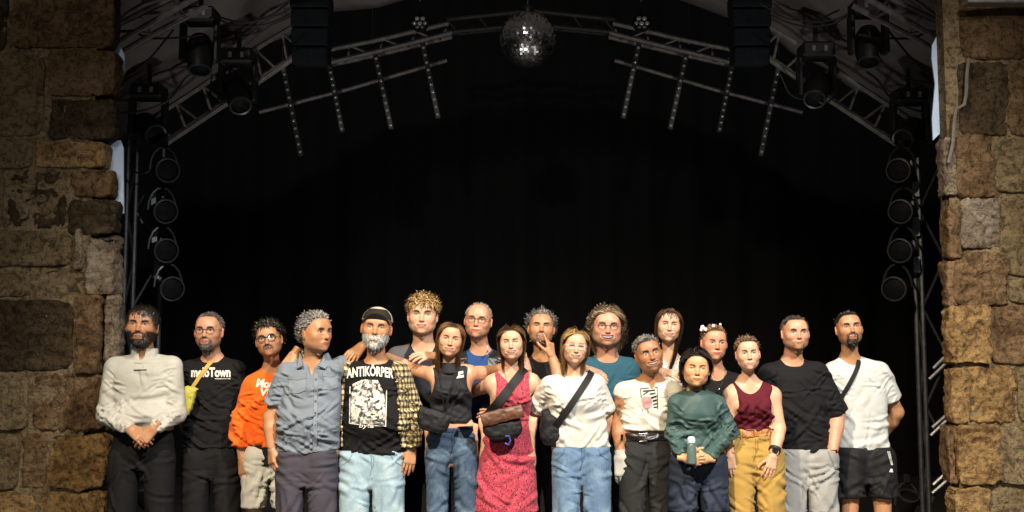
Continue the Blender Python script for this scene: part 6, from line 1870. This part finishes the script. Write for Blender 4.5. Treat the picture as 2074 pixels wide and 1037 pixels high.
# towers
pale = plain('pale_blue_plate', (.66, .82, 1.0), .45, 0, .15)
towm = plain('tower_aluminium', (.11, .12, .135), .4, .6, .3, 20, .1)
def tower(xs, Y, label, plates, shiny):
    p0 = at(sum(xs)/len(xs), 900, Y); p0[2] = 0
    t = empty('truss_tower', p0, label, 'truss tower', 'truss towers beside the stage')
    zt = at(1037, 250, Y)[2]
    pts = []
    for x, dy in xs.items() if isinstance(xs, dict) else [(x, 0) for x in xs]:
        a = at(x, 700, Y+dy) - p0; pts.append(a[:2])
        MB().tube([(a[0], a[1], 0), (a[0], a[1], zt)], .021, 8).build('chord', towm, t, True)
    z = .2; k = 0
    while z < zt - .5:
        for i in range(len(pts)-1):
            a, b = pts[i], pts[i+1]
            if k % 2: a, b = b, a
            MB().tube([(a[0], a[1], z), (b[0], b[1], z+.42)], .011, 6).build('brace', towm, t, True)
        z += .42; k += 1
    for (x, ya, yb, w) in plates:  # pale blue plates between the tower lamps
        a, b = at(x-w/2, yb, Y-.06) - p0, at(x+w/2, ya, Y-.06) - p0
        MB().box((a+b)/2, (abs(b[0]-a[0]), .015, b[2]-a[2]), None, .003).build('pale_plate', pale, t)
    for (x0, y0, x1, y1) in shiny:
        a, b = at(x0, y0, Y-.05) - p0, at(x1, y1, Y-.05) - p0
        MB().tube([a, b], .013, 6).build('rung', plain('bright_rung', (.55, .58, .62), .3, .5), t, True)
    return t
tower([248, 266, 320], 3.3, 'dark aluminium truss tower beside the left stone wall', [(311, 386, 416, 10), (313, 460, 492, 11), (317, 528, 565, 12)], [])
tower([1858, 1871, 1919], 3.3, 'dark aluminium truss tower beside the right stone wall', [(1855, 368, 398, 12), (1856, 440, 478, 12), (1857, 520, 552, 11)],
      [(1882, 768, 1926, 726), (1890, 746, 1912, 724), (1885, 882, 1927, 842), (1888, 866, 1924, 834), (1888, 999, 1930, 962), (1890, 982, 1922, 952)])

# cables draped under the roof
cab = plain('black_cable', (.010, .010, .010), .5)
cl = [([(236, 160), (270, 150), (305, 118), (352, 60)], 2.3, 'thin black cable looping down from the {} truss'),
      ([(275, 66), (300, 78), (340, 78), (375, 76), (412, 70)], 2.3, 'black cable slung from the {} wall to the lamp'),
      ([(420, 20), (450, 38), (500, 48), (545, 36), (585, 5)], 2.6, 'long black cable sagging under the {} roof tarpaulin'),
      ([(430, 30), (462, 50), (512, 56), (560, 44), (590, 28)], 2.6, 'second black cable sagging under the {} roof tarpaulin'),
      ([(236, 230), (290, 226), (345, 205), (372, 160), (395, 145)], 2.7, 'black cable curving below the {} moving head')]
for s_ in (0, 1):
    for pts, Y, lab in cl:
        q = mir(pts) if s_ else pts
        P = np.array([at(x, y, Y) for x, y in q])
        t = np.linspace(0, len(P)-1, 20); ip = np.stack([np.interp(t, range(len(P)), P[:, k]) for k in range(3)], 1)
        for _ in range(3): ip[1:-1] = (ip[:-2] + 2*ip[1:-1] + ip[2:])/4
        o = MB().tube(ip - ip[0], .009, 5).build('cable', cab, None, True); o.location = ip[0]
        tag(o, lab.format('right' if s_ else 'left'), 'cable', 'cables under the roof')

extra = [([(1640, 190), (1668, 214), (1690, 196), (1702, 160)], 3.3, 'short cable loop hanging from the right middle lamp'),
         ([(1580, 150), (1600, 196), (1640, 205), (1660, 150)], 3.4, 'slack cable hanging behind the right LED battens'),
         ([(1758, 60), (1790, 130), (1840, 160), (1884, 168)], 2.4, 'black cable swinging from the right lamp to the wall'),
         ([(1540, 6), (1590, 40), (1650, 44), (1700, 20)], 2.6, 'cable sagging across the upper right roof beside the loudspeaker'),
         ([(430, 150), (424, 190), (440, 214), (462, 200)], 3.3, 'short cable loop under the left large lamp'),
         ([(262, 330), (276, 352), (300, 350), (312, 330)], 3.1, 'small cable loop on the left tower head')]
for q, Y, lab in extra:
    P = np.array([at(x, y, Y) for x, y in q])
    t = np.linspace(0, len(P)-1, 16); ip = np.stack([np.interp(t, range(len(P)), P[:, k]) for k in range(3)], 1)
    for _ in range(3): ip[1:-1] = (ip[:-2] + 2*ip[1:-1] + ip[2:])/4
    o = MB().tube(ip - ip[0], .008, 5).build('cable', cab, None, True); o.location = ip[0]
    tag(o, lab, 'cable', 'cables under the roof')
for px, py, lab in ((1692, 1004, 'small floor lamp glimpsed between the two men at right'), (1840, 1012, 'small floor lamp at the foot of the right tower'), (288, 990, 'small floor lamp glimpsed between the legs of the man in white')):
    q = at(px, py, 2.6); q[2] = max(q[2], .22)
    par(q, (0, -.5, .8), lab, .075, .18, 'lamps standing on the stage floor')

# ------------------------------------------------------------------ front stage floods (the lamps that light the group)
def flood(loc, target, power, color, size, blend, name):
    l = bpy.data.lights.new(name, 'SPOT'); l.energy = power; l.color = color
    l.spot_size = R(size); l.spot_blend = blend; l.shadow_soft_size = .17
    o = bpy.data.objects.new(name, l); o.matrix_world = aim(loc, np.array(loc) - np.array(target)); C.objects.link(o)
flood((-2.0, -5.6, 6.0), (.35, .1, .95), 3400, (1.0, .82, .58), 58, 1.0, 'flood_warm')
flood((2.5, -5.4, 6.0), (.7, .1, .95), 3300, (1.0, .95, .89), 62, 1.0, 'flood_cool')

for x in (-1.7, 1.9):      # added uplights, unseen behind the group, to brighten roof and trusses
    flood((x, 1.5, .25), (x*.35, 4.4, 4.6), 130, (1.0, .93, .86), 95, 1.0, 'added_uplight')

# ------------------------------------------------------------------ build the crew
PEOPLE = [Person(sp) for sp in CAST]
# bottle held by the woman in the teal shirt
p = PEOPLE[14]
b0 = p.J(1401, 940, -.20) + p.o
bt = empty('drink_bottle', b0, 'small clear bottle with pale cap held by the woman in teal', 'bottle')
MB().lathe([(0, 0), (.021, 0), (.025, .005), (.025, .075), (.020, .098), (.014, .108), (.014, .115)], None, 18).build('bottle_body', plain('greenish_clear', (.10, .15, .14), .12, 0, .1), bt, True)
MB().lathe([(.020, .108), (.022, .118), (.020, .134), (.012, .141), (0, .142)], None, 16).build('cap', plain('pale_blue_cap', (.55, .68, .72), .35), bt, True)
